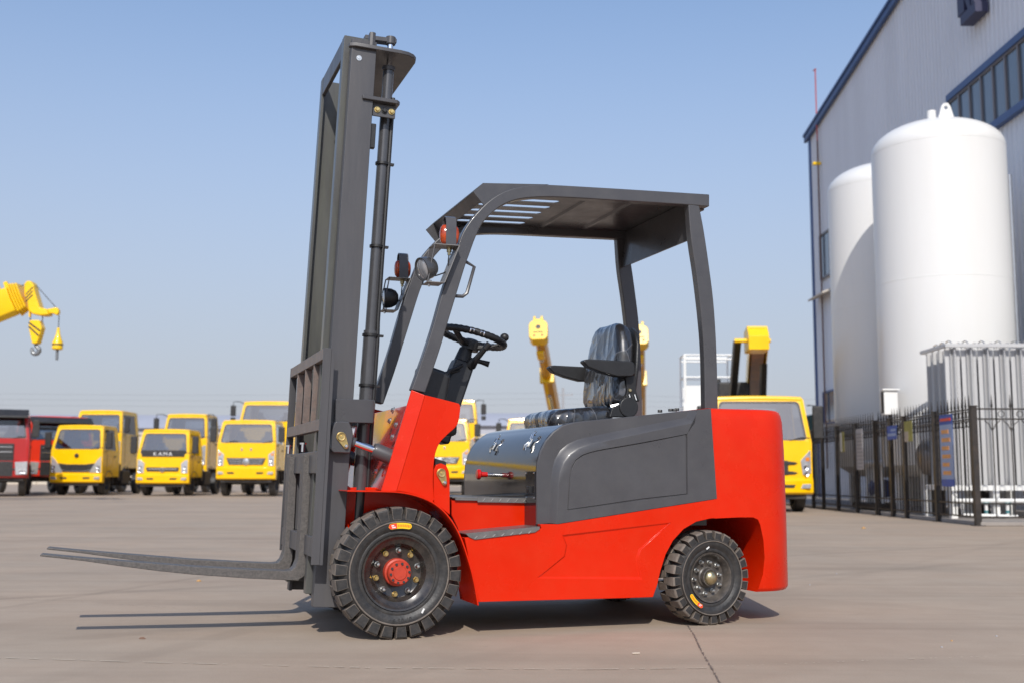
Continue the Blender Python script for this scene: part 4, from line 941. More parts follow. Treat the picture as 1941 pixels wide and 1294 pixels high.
    for s in (-1, 1):
        if style == 'smile': q = [(s*(h-.02), hz0), (s*(h-.42), hz0), (s*(h-.40), hz0+.09), (s*(h-.18), hz1-.04), (s*(h-.03), hz1+.12)]
        elif style == 'bar': q = [(s*(h-.03), hz0), (s*(h-.25), hz0), (s*(h-.27), hz1-.12), (s*(h-.12), hz1), (s*(h-.03), hz1)]
        elif style == 'big': q = [(s*(h-.03), hz0+.08), (s*(h-.20), hz0+.04), (s*(h-.24), hz0+.34), (s*(h-.05), hz1+.12), (s*(h-.03), hz1+.12)]
        elif style == 'heavy': q = [(s*(h-.02), bb+.12), (s*(h-.36), bb+.10), (s*(h-.40), bt-.04), (s*(h-.02), bt-.02)]
        else: q = [(s*(h-.03), hz0), (s*(h-.23), hz0), (s*(h-.24), hz1-.06), (s*(h-.05), hz1+.08), (s*(h-.03), hz1+.08)]
        yl = -.02 if style == 'heavy' else .045
        hl_ = B().prism(q, yl, .1).obj('headlight', HEADL, T, bevel=.012)
        qa = [((q[-1][0]+q[-2][0])/2-s*.05, hz1-.05), ((q[-1][0]+q[-2][0])/2-s*.0, hz1-.09)]
        if style in ('trap', 'big'): B().box((min(qa[0][0]-.05*s, qa[0][0]+.03*s), yl-.008, hz1-.10), (max(qa[0][0]-.05*s, qa[0][0]+.03*s), yl+.03, hz1-.02)).obj('turn_lamp', AMBER, hl_, bevel=.01)
        for j, (dx, zz) in enumerate(((.12, hz0+.07), (.13, hz0+.2))):
            if style == 'heavy': zz = bb+.2; dx += .08*j
            B().lathe([(0, -.0), (.035, -.004), (.05, -.012), (.055, .0)], (s*(h-dx), yl-.004, zz), 'y', 16).obj('lamp_reflector', CHROME, hl_)
    if style == 'smile':
        z0_, z1_ = hz0+.02, hz0+.33
        gr = B().prism([(-h+.43, z0_), (h-.43, z0_), (h-.26, z1_), (.3, z1_-.04), (-.3, z1_-.04), (-h+.26, z1_)], .05, .1).obj('grille', BLK, T, bevel=.01)
        B().prism([(-h+.42, z0_+.05), (-.3, z0_+.015), (.3, z0_+.015), (h-.42, z0_+.05), (h-.41, z0_+.08), (.3, z0_+.045), (-.3, z0_+.045), (-h+.41, z0_+.08)], .03, .06).obj('grille_bar', SILV, gr, bevel=.004)
        for k in range(4): B().box((-h+.45, .042, z0_+.095+.04*k), (h-.45, .056, z0_+.11+.04*k)).obj('grille_bar', BLK, gr)
        B().lathe([(0, -.02), (.06, -.018), (.075, 0), (.075, .02)], (0, .055, ws-.17), 'y', 20).obj('emblem', BLK, T)
    elif style == 'bar':
        z0_ = hz0+.06
        gr = B().prism([(-.60*h, z0_), (.60*h, z0_), (.64*h, z0_+.14), (-.64*h, z0_+.14)], .05, .1).obj('grille', BLK, T, bevel=.012)
        B().box((-.56*h, .03, z0_+.055), (.56*h, .055, z0_+.10)).obj('grille_bar', SILV, gr, bevel=.01)
        B().lathe([(.05, .0), (.055, -.022), (.078, -.022), (.083, 0), (.083, .03), (.05, .03)], (0, .03, z0_+.06), 'y', 20).obj('emblem', SILV, T)
    elif style == 'trap':
        z0_ = hz0+.03
        gr = B().prism([(-.58*h, z0_), (.58*h, z0_), (.68*h, z0_+.24), (-.68*h, z0_+.24)], .05, .1).obj('grille', BLK, T, bevel=.012)
        for k in range(3): B().box((-(.55+.04*k)*h, .036, z0_+.03+.075*k), ((.55+.04*k)*h, .056, z0_+.058+.075*k)).obj('grille_bar', SILV, gr, bevel=.006)
        B().lathe([(0, -.03), (.07, -.028), (.11, -.018), (.125, 0), (.125, .03)], (0, .045, z0_+.10), 'y', 24).obj('emblem', SILV, T)
        for x in (-.16, .16): B().box((x*h-.03, .062, ws-.22), (x*h+.03, .075, ws-.13)).obj('emblem', SILV, T, bevel=.01)
    elif style == 'heavy':
        gr = B().box((-.62*h, .045, bb+.42), (.62*h, .1, ws-.12)).obj('grille', BLK, T, bevel=.02)
        for k in range(4): z_ = bb+.5+(ws-bb-.75)*k/3; B().box((-.58*h, .03, z_), (.58*h, .05, z_+.035)).obj('grille_bar', SILV if k != 1 else BLK, gr, bevel=.006)
        B().lathe([(0, -.03), (.07, -.028), (.10, -.01), (.11, .02)], (0, .03, ws-.3), 'y', 24).obj('emblem', SILV, T)
        B().box((-.62*h, -.025, bb+.05), (.62*h, .06, bt-.02)).obj('bumper_vent', BLK, bump, bevel=.02)
    elif style == 'big':
        for k, z_ in enumerate((ws-.42, ws-.62)):
            B().prism([(h-.56, z_-.03), (h-.36, z_-.02), (h-.30, z_+.01), (h-.36, z_+.03), (h-.56, z_+.05)], .045, .09).obj('grille_bar', BLK, T, bevel=.008)
            B().prism([(-h+.56, z_-.03), (-h+.36, z_-.02), (-h+.30, z_+.01), (-h+.36, z_+.03), (-h+.56, z_+.05)], .045, .09).obj('grille_bar', BLK, T, bevel=.008)
        gr = B().box((-.52*h, .05, ws-.66), (.52*h, .1, ws-.36)).obj('grille', BLK, T, bevel=.02)
    if text:
        bz = B().box((-h+.16, .052, ws-.02), (h-.16, .09, ws+.19)).obj('screen_garnish', BLK, T)
        tb = B(); text_bm(tb, text, lambda x, y, z: (x*.125*1.15, .045-z*.05, ws+.01+y*.125), .3); tb.obj('lettering', WHITEP, bz, smooth=0)
    if deflector:
        B().prismx([(y0(rt)+.05, rt-.03), (-.1, wt-.02), (-.13, wt+.05), (y0(rt)+.08, rt+.08)], -h+.08, h-.08).obj('sun_visor', BLK, T, bevel=.03)
        B().prismx([(.4, rt-.02), (.55, rt+.25), (1.2, rt+.42), (depth-.1, rt+.42), (depth-.1, rt-.02)], -h+.2, h-.2).obj('roof_fairing', col, T, bevel=.05)
    # mirrors
    for s in (-1, 1):
        x = s*(h+.17)
        if mirror == 'high':
            B().tube([(s*(h-.12), .25, rt-.1), (s*(h+.05), .12, rt-.02), (s*(h+.26), .05, rt-.04), (s*(h+.28), .05, rt-.2)], .016, 6).obj('mirror_arm', BLK, T)
            mr = B().box((min(s*(h+.17), s*(h+.38)), .03, rt-.62), (max(s*(h+.17), s*(h+.38)), .13, rt-.18)).obj('mirror', BLK, T, bevel=.03)
            B().box((min(s*(h+.18), s*(h+.37)), .03, rt-.84), (max(s*(h+.18), s*(h+.37)), .13, rt-.67)).obj('mirror', BLK, T, bevel=.03)
        else:
            B().tube([(s*(h-.02), .3, wt-.08), (x, .18, wt-.1), (x, .18, ws+.05), (s*h, .3, ws-.05)], .014, 6).obj('mirror_arm', BLK, T)
            B().box((x-.11, .14, ws+.08), (x+.11, .24, wt-.10)).obj('mirror', BLK, T, bevel=.03)
    # chassis and running gear
    B().box((-.42, .3, bb-.02), (.42, length, bb+.18)).obj('frame', DARKM, T, bevel=.01)
    B().box((-h+.12, .12, bb-.10), (h-.12, .34, bb+.02)).obj('underrun_bar', DARKM, T, bevel=.02)
    B().box((-h+.05, depth+.08, bb+.1), (h-.05, depth+.35, bt+.35)).obj('engine_cover', DARKM, T, bevel=.02)
    for s in (-1, 1):
        B().box((min(s*(h-.35), s*(h-.02)), depth+.45, bb-.05), (max(s*(h-.35), s*(h-.02)), depth+1.25, bb+.45)).obj('fuel_tank' if s > 0 else 'battery_box', DARKM, T, bevel=.05)
        B().tube([(s*(h-.02), .78+wheel_r*1.12*math.cos(R(a)), wheel_r+wheel_r*1.12*math.sin(R(a))) for a in range(0, 181, 20)], .03, 6).obj('wheel_arch', DARKM, T)
    tyre = None
    for s, y in ((-1, .78), (1, .78), (-1, length-.95), (1, length-.95)):
        if tyre is None:
            wr_ = wheel_r
            tyre = B().lathe([(wr_*.55, -.02), (wr_*.58, -.10), (wr_*.72, -.115), (wr_*.93, -.105), (wr_, -.08), (wr_, .08), (wr_*.93, .105), (wr_*.72, .115), (wr_*.58, .10), (wr_*.55, -.02)], (0, 0, 0), 'x', 28).mesh('tyre', 40); tyre.materials.append(RUBBER)
            rim = B().lathe([(0, -.05), (wr_*.2, -.05), (wr_*.22, -.02), (wr_*.42, -.0), (wr_*.5, -.05), (wr_*.57, -.09), (wr_*.58, .05)], (0, 0, 0), 'x', 24).mesh('rim', 40); rim.materials.append(DARKM)
        wo = mk('wheel', tyre, None, T, loc=(s*(h-.17), y, wheel_r)); wo.rotation_euler = (0, 0, 0 if s < 0 else math.pi)
        mk('rim', rim, None, wo)
    B().tube([(-h+.2, .78, wheel_r), (h-.2, .78, wheel_r)], .07, 10).obj('axle', DARKM, T)
    B().tube([(-h+.2, length-.95, wheel_r), (h-.2, length-.95, wheel_r)], .09, 10).obj('axle', DARKM, T)
    return T

def lvl(y, *pys, px=300): return [aty(px, p, y).z for p in pys]
def front(pxl, pxr, y):
    a, b_ = aty(pxl, 900, y).x, aty(pxr, 900, y).x; return (a+b_)/2, b_-a
GF, GB = 'yellow trucks parked in the front row', 'taller yellow trucks parked in the back row'
y = 38.8; x, w_ = front(93, 191, y); truck('cab_truck', 'yellow light truck with a wide smile-shaped black grille, leftmost yellow one', (x, y, 0), 0, w_, lvl(y, 914, 896, 853, 812, 804, px=140), YEL, 'smile', group=GF)
y = 38.5; x, w_ = front(257, 356, y); truck('cab_truck', 'yellow light truck with white KAMA lettering below its windscreen', (x, y, 0), 0, w_, lvl(y, 916, 897, 863, 820, 812, px=310), YEL, 'bar', text='KAMA', group=GF)
y = 38.2; x, w_ = front(409, 520, y); truck('cab_truck', 'yellow truck with round silver emblem parked just left of the forklift mast', (x, y, 0), 0, w_, lvl(y, 908, 883, 841, 802, 794.5, px=465), YEL, 'trap', wheel_r=.46, mirror='arm', group=GF)
y = 38.6; x, w_ = front(777, 889, y); truck('cab_truck', 'yellow truck seen between the red cowl and the battery hood', (x, y, 0), 0, w_, lvl(y, 906, 881, 838, 800, 792, px=830), YEL, 'trap', wheel_r=.46, mirror='high', group=GF)
y = 45.5; x, w_ = front(135, 226, y); truck('cab_truck', 'taller yellow truck right behind the one with the smile-shaped grille', (x, y, 0), 0, w_, lvl(y, 900, 880, 822, 784, 776, px=180), YEL, 'bar', wheel_r=.5, depth=2.2, mirror='arm', group=GB)
y = 45.5; x, w_ = front(304, 389, y); truck('cab_truck', 'taller yellow truck with high mirrors behind the KAMA lettered one', (x, y, 0), 0, w_, lvl(y, 901, 881, 832, 790, 783, px=345), YEL, 'bar', wheel_r=.5, depth=2.0, mirror='high', group=GB)
y = 45.5; x, w_ = front(450, 556, y); truck('cab_truck', 'tallest yellow truck with wide windscreen right beside the load backrest', (x, y, 0), 0, w_, lvl(y, 900, 872, 800, 766, 759, px=500), YEL, 'trap', wheel_r=.52, depth=2.0, mirror='high', group=GB)
y = 45.8; x, w_ = front(792, 903, y); truck('cab_truck', 'taller yellow truck whose upper cab shows right of the steering column', (x, y, 0), 0, w_, lvl(y, 900, 872, 803, 764, 756, px=850), YEL, 'trap', wheel_r=.52, depth=2.0, mirror='high', group=GB)
# two red heavy trucks at the left edge
y = 36.0; x, w_ = front(-92, 46, y); truck('heavy_truck', 'dark red heavy truck cut by the left edge of the picture', (x, y, 0), R(21), w_, lvl(y, 905, 872, 832, 787, 775, px=20), REDT, 'heavy', wheel_r=.52, depth=2.0, deflector=False, mirror='arm')
y = 41.5; x, w_ = front(58, 168, y); r2 = truck('heavy_truck', 'bright red heavy truck between the dark red one and the first yellow one', (x, y, 0), R(38), 2.3, lvl(y, 903, 873, 836, 800, 788, px=90), REDT2, 'heavy', wheel_r=.52, depth=2.0, mirror='arm')
# sun visors of the red trucks
def visor(T, w, z0, z1, e=.18):
    B().prismx([(.0, z0), (-.16, z0-.06), (-.18, z0+.0), (.1, z1+e*.8), (.34, z1+e), (.34, z1)], -w/2+.05, w/2-.05).obj('sun_visor', BLK, T, bevel=.03)
reds = [o for o in C.objects if o.name.startswith('heavy_truck')]
visor(reds[0], 2.3, lvl(36.0, 788, px=20)[0], lvl(36, 779, px=20)[0], .10); visor(reds[1], 2.3, lvl(41.5, 800, px=70)[0], lvl(41.5, 792, px=70)[0], .06)

# crane trucks with raised telescopic booms
def boom_on(T, base, tip, wd, head=True):
    base, tip = Vector(base), Vector(tip); ax = (tip-base).normalized(); sx_ = Vector((1, 0, 0)); sx_ = (sx_-ax*sx_.dot(ax)).normalized(); up2 = ax.cross(sx_)
    L_ = (tip-base).length
    b = B(); wd0 = wd; wd = wd*.8; h0 = wd*.62
    for f0, f1, k in ((0, .55, 1.0), (.55, 1.0, .86)):
        b.loft([[base+ax*L_*f+sx_*x*k+up2*z*k for x, z in ((-wd/2, h0*.3), (-wd/2, h0), (wd/2, h0), (wd/2, h0*.3), (wd*.36, -h0*.6), (0, -h0*.85), (-wd*.36, -h0*.6))] for f in (f0, f1)])
    bo = b.obj('boom', mat('boom_shaded_yellow', (.72, .33, .006), .35, var=.15, scale=3), T, bevel=.02)  # crane yellow darkened to amber for the shade on the boom's underside
    b = B().obox(base+ax*L_*.55, sx_*wd*.56, up2*wd*.66, ax*.10).obj('boom_collar', YELB, bo, bevel=.03)
    wd = wd0; k_ = wd/.7
    ef = [(-.26, -.46), (-.37, -.32), (-.38, .20), (-.32, .34), (-.2, .40), (-.2, .58), (-.1, .60), (-.1, .46), (.1, .46), (.1, .60), (.2, .58), (.2, .40), (.32, .34), (.38, .20), (.37, -.32), (.26, -.46)]
    hd = B().loft([[tip+ax*a_+sx_*x*k_+up2*z*k_ for x, z in ef] for a_ in (-.1, .5)]).obj('boom_head', YELB, bo, bevel=.03)
    B().tube([tip+ax*.5+up2*.10, tip+ax*.512+up2*.10], .10, 16).obj('head_opening', BLK, bo)
    for s in (-1, 1): B().tube([tip+ax*.5+up2*-.28+sx_*s*.16, tip+ax*.512+up2*-.28+sx_*s*.16], .055, 12).obj('sheave', mat('sheave_brown', (.3, .13, .02), .5), bo)
    B().obox(tip+ax*.508-up2*.13, sx_*.20, up2*.02, ax*.006).obj('head_slot', BLK, bo)
    hb = tip-up2*wd*.85-ax*.7
    B().obox(hb, sx_*wd*.22, up2*.06, ax*.34).obj('hook_block', YELB, bo, bevel=.03)
    B().tube([hb-ax*.34, hb-ax*.55], .09, 12).obj('hook', SILV, bo)
    B().tube([tip-up2*wd*.6+ax*.1, hb+ax*.3], .012, 6).obj('hoist_rope', BLK, bo)
    B().tube([base-up2*h0*.9+ax*L_*.02, base-up2*h0*1.2+ax*L_*.4], .09, 12).obj('luffing_ram', SILV, bo)
    return bo
y = 44.5; x, w_ = front(958, 1062, y)
ct_ = truck('crane_truck', 'yellow crane truck with raised boom behind the battery hood and seat cushion', (x, y, 0), 0, w_, lvl(y, 903, 880, 838, 800, 792, px=1010), YEL, 'trap', wheel_r=.5, mirror='high', length=11.5, group='crane trucks behind the forklift')
pb = aty(1052, 790, y+9.0)-Vector((x, y, 0)); ptp = aty(1022, 634, y+.6)-Vector((x, y, 0))
B().box((-.7, 8.0, .9), (.9, 10.2, pb.z-.1)).obj('turret', YELB, ct_, bevel=.06)
boom_on(ct_, pb, ptp, .70)
c2 = copy_tree(ct_); c2.location = (aty(1222, 900, y+1.5).x, y+1.5, 0); c2.location.x = aty(1210, 640, y+2.5).x - ptp.x
tag(c2, 'yellow crane truck whose boom tip shows right of the far rear guard leg', 'truck', 'crane trucks behind the forklift')

# crane at the far left: only its boom reaches into the picture
yl = 28.0; tipP = aty(58, 560, yl); baseP = tipP+Vector((-8.6, .0, -3.6))
LC = empty('mobile_crane', (baseP.x, yl, 0)); tag(LC, 'yellow mobile crane boom with two hooks reaching in from the left edge', 'crane')
O_ = Vector((baseP.x, yl, 0)); bl = lambda p: Vector(p)-O_
ax = (tipP-baseP).normalized(); up3 = Vector((-ax.z, 0, ax.x)); yv = Vector((0, 1, 0)); L_ = (tipP-baseP).length
b = B()
sec = [(-.24, .30), (.24, .30), (.26, .05), (.18, -.22), (.0, -.30), (-.18, -.22), (-.26, .05)]
b.loft([[bl(baseP)+ax*L_*f+yv*x*1.0+up3*z*k for x, z in sec] for f, k in ((0, 1.25), (.955, 1.22))])
lb_ = b.obj('boom', YELB, LC, bevel=.03)
for k in range(4):
    B().loft([[bl(baseP)+ax*(L_*.955+.035+.062*k+d)+yv*x*(1.08-.03*k)+up3*z*(1.42-.06*k) for x, z in sec] for d in (0, .045)]).obj('boom_collar', YELB, lb_, bevel=.012)
for k in (0, 1): B().obox(bl(baseP)+ax*(L_*.955-.28+.22*k)+up3*.47, ax*.05, yv*.05, up3*.10).obj('rope_guide', YELB, lb_, bevel=.02)
# head plate, jib and hooks, drawn on the plane of the boom
def ql(pts, dy=0): return [((lambda p: (p.x-O_.x, p.z))(aty(px, py, yl+dy))) for px, py in pts]
hd = B().prism(ql([(50, 540), (55, 534), (62, 534), (68, 541), (70, 552), (80, 585), (93, 587), (97, 599), (82, 600), (66, 597), (58, 590), (56, 575), (50, 560)]), -.16, .16).obj('boom_head', YELB, lb_, bevel=.04)
for k in range(3):
    B().prism(ql([(53, 560+6.5*k), (54.5, 561.5+6.5*k), (68, 547.5+7*k), (66.5, 546+7*k)]), -.166, -.15).obj('head_stripe', BLK, lb_)
B().prism(ql([(88, 587), (100, 585), (104, 584), (109, 583), (113, 588), (113, 594), (109, 599), (104, 596), (98, 595), (88, 599)]), -.07, .07).obj('jib', YELB, lb_, bevel=.03)
B().prism(ql([(56, 588), (59, 589), (58, 602), (55.5, 601)]), -.04, .04).obj('head_lug', YELB, lb_)
hbk = B().prism(ql([(60, 608), (78, 608), (83, 622), (75, 650), (72, 652), (64, 652), (57, 620)]), -.13, .13).obj('hook_block', YELB, LC, bevel=.03)
for k in range(2): B().prism(ql([(58, 614+7.5*k), (59.5, 611.5+7.5*k), (80.5-2.5*k, 627+9.5*k), (79-2.5*k, 630+9*k)]), -.136, -.12).obj('block_stripe', BLK, hbk)
B().tube([Vector((u, 0, z)) for u, z in ql([(57, 598), (58, 610)])], .012, 6).tube([Vector((u, 0, z)) for u, z in ql([(81, 598), (80, 612)])], .012, 6).obj('hoist_rope', BLK, hbk)
hk = [Vector((u, 0, z)) for u, z in ql([(68, 651), (69, 656), (73.5, 660), (74, 665), (70.5, 669), (66, 670), (62, 667), (60.5, 662), (60.5, 658)])]
B().tube(spline(hk, 4), [.045]*8+[.055]*17+[.045]*4+[.035]*3+[.012], 10).obj('hook', mat('hook_steel', (.22, .23, .24), .4, .5, var=.2), hbk)
sh_ = B().lathe([(0, .22), (.03, .21), (.05, .05), (.10, -.10), (.13, -.16), (.13, -.32), (.10, -.34), (0, -.34)], (0, 0, 0), 'z', 20).obj('single_hook_weight', YELB, LC, loc=(ql([(110, 637)])[0][0], 0, ql([(110, 637)])[0][1]))
B().tube([(0, 0, -.34), (0, 0, -.60)], .035, 10).obj('hook', mat('hook_steel', (.22, .23, .24), .4), sh_)
B().lathe([(.132, -.20), (.134, -.2), (.134, -.235), (.132, -.235)], (0, 0, 0), 'z', 20).obj('weight_band', BLK, sh_)
B().tube([(0, 0, .2), (0, 0, ql([(110, 598)])[0][1]-ql([(110, 637)])[0][1])], .010, 6).obj('hoist_rope', BLK, sh_)
a_, c_, d_ = ql([(35, 545)])[0], ql([(58, 534)])[0], ql([(106, 583)])[0]
B().tube([(a_[0], 0, a_[1]), (c_[0], 0, c_[1]), (ql([(70, 543)])[0][0], 0, ql([(70, 543)])[0][1]), (d_[0], 0, d_[1])], .010, 6).obj('hoist_rope', BLK, lb_)
# its carrier, out of the picture to the left
B().box((-1.1, -.9, 1.25), (1.2, .9, baseP.z+.1)).obj('turret', YELB, LC, bevel=.08)
B().box((-5.5, -1.1, .75), (3.2, 1.1, 1.2)).obj('carrier_frame', YELB, LC, bevel=.05)
for xx in (-4.6, -3.3, 1.2, 2.4):
    for s in (-1, 1):
        B().lathe([(.25, -.12), (.45, -.15), (.52, -.1), (.52, .1), (.45, .15), (.25, .12), (.25, -.12)], (0, 0, 0), 'y', 24).obj('wheel', RUBBER, LC, loc=(xx, s*.95, .52))

# aerial work truck on the right
y = 23.0; x, w_ = front(1352, 1541, y)
at = truck('aerial_truck', 'yellow truck with folded lift boom and dusty windscreen behind the counterweight', (x, y, 0), R(-2), w_, lvl(y, 936, 905, 838, 758, 748, px=1440), YEL, 'big', wheel_r=.38, depth=1.8, length=7.0, mirror='arm')
loc_at = Vector((x, y, 0)); q_ = lambda px, py, yy: aty(px, py, yy)-loc_at
hA, bA = q_(1432, 640, 24.6), q_(1412, 742, 29.6)
ax = (hA-bA).normalized(); sx_ = Vector((1, 0, 0)); up4 = ax.cross(sx_).normalized(); L_ = (hA-bA).length
b = B(); hw_, hh_ = .21, .26
for s in (-1, 1): b.obox((bA+hA)/2+sx_*s*(hw_-.012), sx_*.012, up4*hh_, ax*L_/2)
b.obox((bA+hA)/2+up4*hh_*.92, sx_*(hw_-.026), up4*.02, ax*L_/2)
bo = b.obj('lift_boom', YELB, at)
B().obox((bA+hA)/2-ax*.05, sx_*(hw_-.06), up4*.17, ax*L_*.46).obj('inner_boom', mat('dark_yellow', (.45, .18, .01), .35, var=.3, scale=5), bo, bevel=.01)
B().prismx([(hA.y-.10, hA.z-.27), (hA.y-.12, hA.z+.02), (hA.y+.10, hA.z+.27), (hA.y+.5, hA.z+.18), (hA.y+.5, hA.z-.3)], hA.x-.225, hA.x+.225).obj('boom_head', YELB, bo, bevel=.006, seg=1, smooth=15)
B().tube([hA+Vector((-.5, .15, -.05)), hA+Vector((.3, .15, -.05))], .05, 12).obj('head_pin', YELB, bo)
k0, k1 = q_(1392, 645, 24.9), q_(1378, 760, 26.6); axk = (k1-k0)
B().obox((k0+k1)/2, sx_*.075, Vector((0, .16, 0)), axk/2).obj('link_arm', BLK, at, bevel=.02)
B().box((-.2, 4.6, .8), (.6, 6.6, bA.z+.1)).obj('turret', BLK, at, bevel=.05)
B().box((-1.0, 2.05, .75), (1.0, 7.2, .9)).obj('platform_deck', BLK, at, bevel=.02)
k0, k1 = q_(1440, 690, 25.4), q_(1436, 752, 26.4); B().obox((k0+k1)/2, sx_*.06, Vector((0, .14, 0)), (k1-k0)/2).obj('boom_cheek', BLK, at)
# white work basket on a second vehicle behind
yb = 31.0; OB = aty(1340, 770, yb); BK = empty('work_basket', (OB.x, yb, 0)); tag(BK, 'white railed work basket behind the rear guard leg', 'basket')
f2 = lambda px, py, dy=0: aty(px, py, yb)-Vector((OB.x, yb, 0))+Vector((0, dy, 0))
tl, tr_, bl_, br_ = f2(1297, 672), f2(1388, 672), f2(1297, 790), f2(1388, 790)
zt_, zm, zb_ = tl.z, f2(1300, 714).z, f2(1300, 730).z
for dy in (0, .75):
    for xx in (tl.x, (tl.x*.55+tr_.x*.45) if dy else tl.x+.02, tr_.x): B().tube([(xx, dy, .0), (xx, dy, zt_)], .03, 8).obj('basket_post', WPAINT, BK)
    for zz in (zt_, zt_-.12, zm): B().tube([(tl.x, dy, zz), (tr_.x, dy, zz)], .025, 8).obj('basket_rail', WPAINT, BK)
for xx in (tl.x, tr_.x):
    for zz in (zt_, zm): B().tube([(xx, 0, zz), (xx, .75, zz)], .025, 8).obj('basket_rail', WPAINT, BK)
B().box((tl.x, .0, zb_-.55), (tr_.x, .02, zb_)).obj('basket_panel', WPAINT, BK); B().box((tl.x, .73, zb_-.55), (tr_.x, .75, zb_)).obj('basket_panel', WPAINT, BK)
B().box((tl.x-.05, -.05, zb_-.75), (tr_.x+.05, .8, zb_-.56)).obj('basket_floor', WPAINT, BK, bevel=.01)
B().box((tl.x-.3, .1, .0), (tr_.x+.3, 2.6, zb_-.76)).obj('pedestal', WPAINT, BK, bevel=.05)
B().box((.1, -.14, zm-.55), (.38, -.04, zm-.05)).obj('control_box', BLK, BK, bevel=.03)

# ------------------------------------------------------------------ warehouse on the right
WX = 10.6; YN = 6.0
def wy(px, py):                              # depth at which a sight line meets the wall plane
    r = ray(px, py); return WX*r.y/r.x
YF = wy(1549, 700)
CLAD = mat('grey_steel_cladding', (.70, .72, .765), .5, var=.06, scale=.5, streak=True, dust=((.55, .56, .59), .3))
BLUE = mat('blue_trim', (.04, .085, .22), .45, var=.12, scale=3)
WGL = mat('warehouse_glass', (.09, .13, .18), .1, spec=.6, coat=.3, var=.2, scale=1)  # bluish base colour carries the sky reflected in the panes
WH = empty('warehouse', (WX, YF, 0)); tag(WH, 'grey steel-clad warehouse with blue roof edge behind the white tanks', 'building')
e0 = aty(1535, 262, YF).z; ya_ = 23.0
yt = wy(1705, 0); zt2 = aty(1705, 0, yt).z; gs = (zt2-e0)/(YF-yt)
def zroofw(y): return e0+gs*min(YF-y, (YF-ya_)*1.0 if y > ya_ else (YF-ya_)-(ya_-y)) if y >= ya_ else e0+gs*(YF-ya_)-gs*(ya_-y)
b = B(); prof = []; y = YF; k = 0
while y > YN:
    prof += [(y, 0), (y-.12, 0), (y-.145, -.028), (y-.195, -.028)]; y -= .22
vs0 = [b.bm.verts.new((dx, yy-YF, 0)) for yy, dx in prof]; vs1 = [b.bm.verts.new((dx, yy-YF, zroofw(yy))) for yy, dx in prof]
for i in range(len(prof)-1): b.bm.faces.new((vs0[i], vs0[i+1], vs1[i+1], vs1[i]))
b.obj('gable_wall', CLAD, WH, smooth=0)
B().box((.03, 0, 0), (30, .2, e0)).obj('end_wall', CLAD, WH)
B().loft([[(x, 0.3, e0+.05), (x, ya_-YF, e0+gs*(YF-ya_)+.05), (x, YN-YF, zroofw(YN)+.05), (x, YN-YF, zroofw(YN)+.25), (x, ya_-YF, e0+gs*(YF-ya_)+.25), (x, .3, e0+.25)] for x in (-.05, 30)]).obj('roof', mat('grey_roof', (.3, .32, .36), .5), WH)
for (ya, yb2) in ((YF+.3, ya_), (ya_, YN)):
    za, zb2 = zroofw(min(ya, YF)), zroofw(yb2)
    B().loft([[(x, yy-YF, z+d) for x, d in ((-.16, -.10), (-.06, -.10), (-.06, .22), (-.16, .22))] for yy, z in ((ya, za), (yb2, zb2))]).obj('verge_trim', BLUE, WH)
    B().loft([[(x, yy-YF, z+d) for x, d in ((-.20, .10), (-.1601, .10), (-.1601, .18), (-.20, .18))] for yy, z in ((ya, za), (yb2, zb2))]).obj('gutter', BLUE, WH)
B().box((-.06, -.06, 0), (.05, .12, e0-.02)).obj('corner_trim', BLUE, WH)
# ribbon window: panes between mullions
z0, z1 = aty(1890, 235, wy(1890, 235)).z, aty(1812, 187, wy(1812, 187)).z
ya = wy(1803, 192)
B().box((-.13, YN+2-YF, z1), (-.03, ya-YF, z1+.16)).obj('window_head', BLUE, WH); B().box((-.17, YN+2-YF, z0-.16), (-.03, ya-YF, z0)).obj('window_sill', BLUE, WH)
n = 18; dy = .62
for k in range(n):
    yy = ya-dy*(k+1)
    wn = B().holed([(yy, z0), (yy+dy-.002, z0), (yy+dy-.002, z1), (yy, z1)], [[(yy+.035, z0+.05), (yy+dy-.037, z0+.05), (yy+dy-.037, z1-.05), (yy+.035, z1-.05)]], lambda p, z: (-.09, p-YF, z), lambda p, z: (-.03, p-YF, z)).obj('window', mat('window_frame_grey', (.16, .15, .16), .4), WH, smooth=0)
    B().box((-.05, yy+.035-YF, z0+.05), (-.036, yy+dy-.037-YF, z1-.05)).obj('pane', WGL, wn, smooth=0)
def wall_window(px0, px1, py0, py1, nm, fr):
    y0_, y1_ = wy(px1, py0), wy(px0, py0); za, zb_ = aty(px1, py1, y0_).z, aty(px0, py0, y1_).z
    f = B().holed([(y0_, za), (y1_, za), (y1_, zb_), (y0_, zb_)], [[(y0_+.06, za+.06), (y1_-.06, za+.06), (y1_-.06, zb_-.06), (y0_+.06, zb_-.06)]], lambda p, z: (-.10, p-YF, z), lambda p, z: (-.03, p-YF, z)).obj(nm, fr, WH, smooth=0)
    for j in range(2): B().box((-.06, y0_+.07+(y1_-y0_-.14)*j/2-YF+.015, za+.06), (-.045, y0_+.07+(y1_-y0_-.14)*(j+1)/2-YF-.015, zb_-.06)).obj('pane', WGL, f, smooth=0)
wall_window(1557, 1577, 448, 520, 'window', MATS['window_frame_grey']); wall_window(1564, 1588, 742, 800, 'window', BLUE)
y0_ = wy(1572, 562); za = aty(1565, 562, y0_).z
B().prism([(-.4, za-.0), (-.04, za+.12), (-.04, za+.22), (-.4, za+.07)], y0_-YF-.6, y0_-YF+1.2).obj('awning', mat('beige_paint', (.5, .45, .38), .6), WH, bevel=.01)
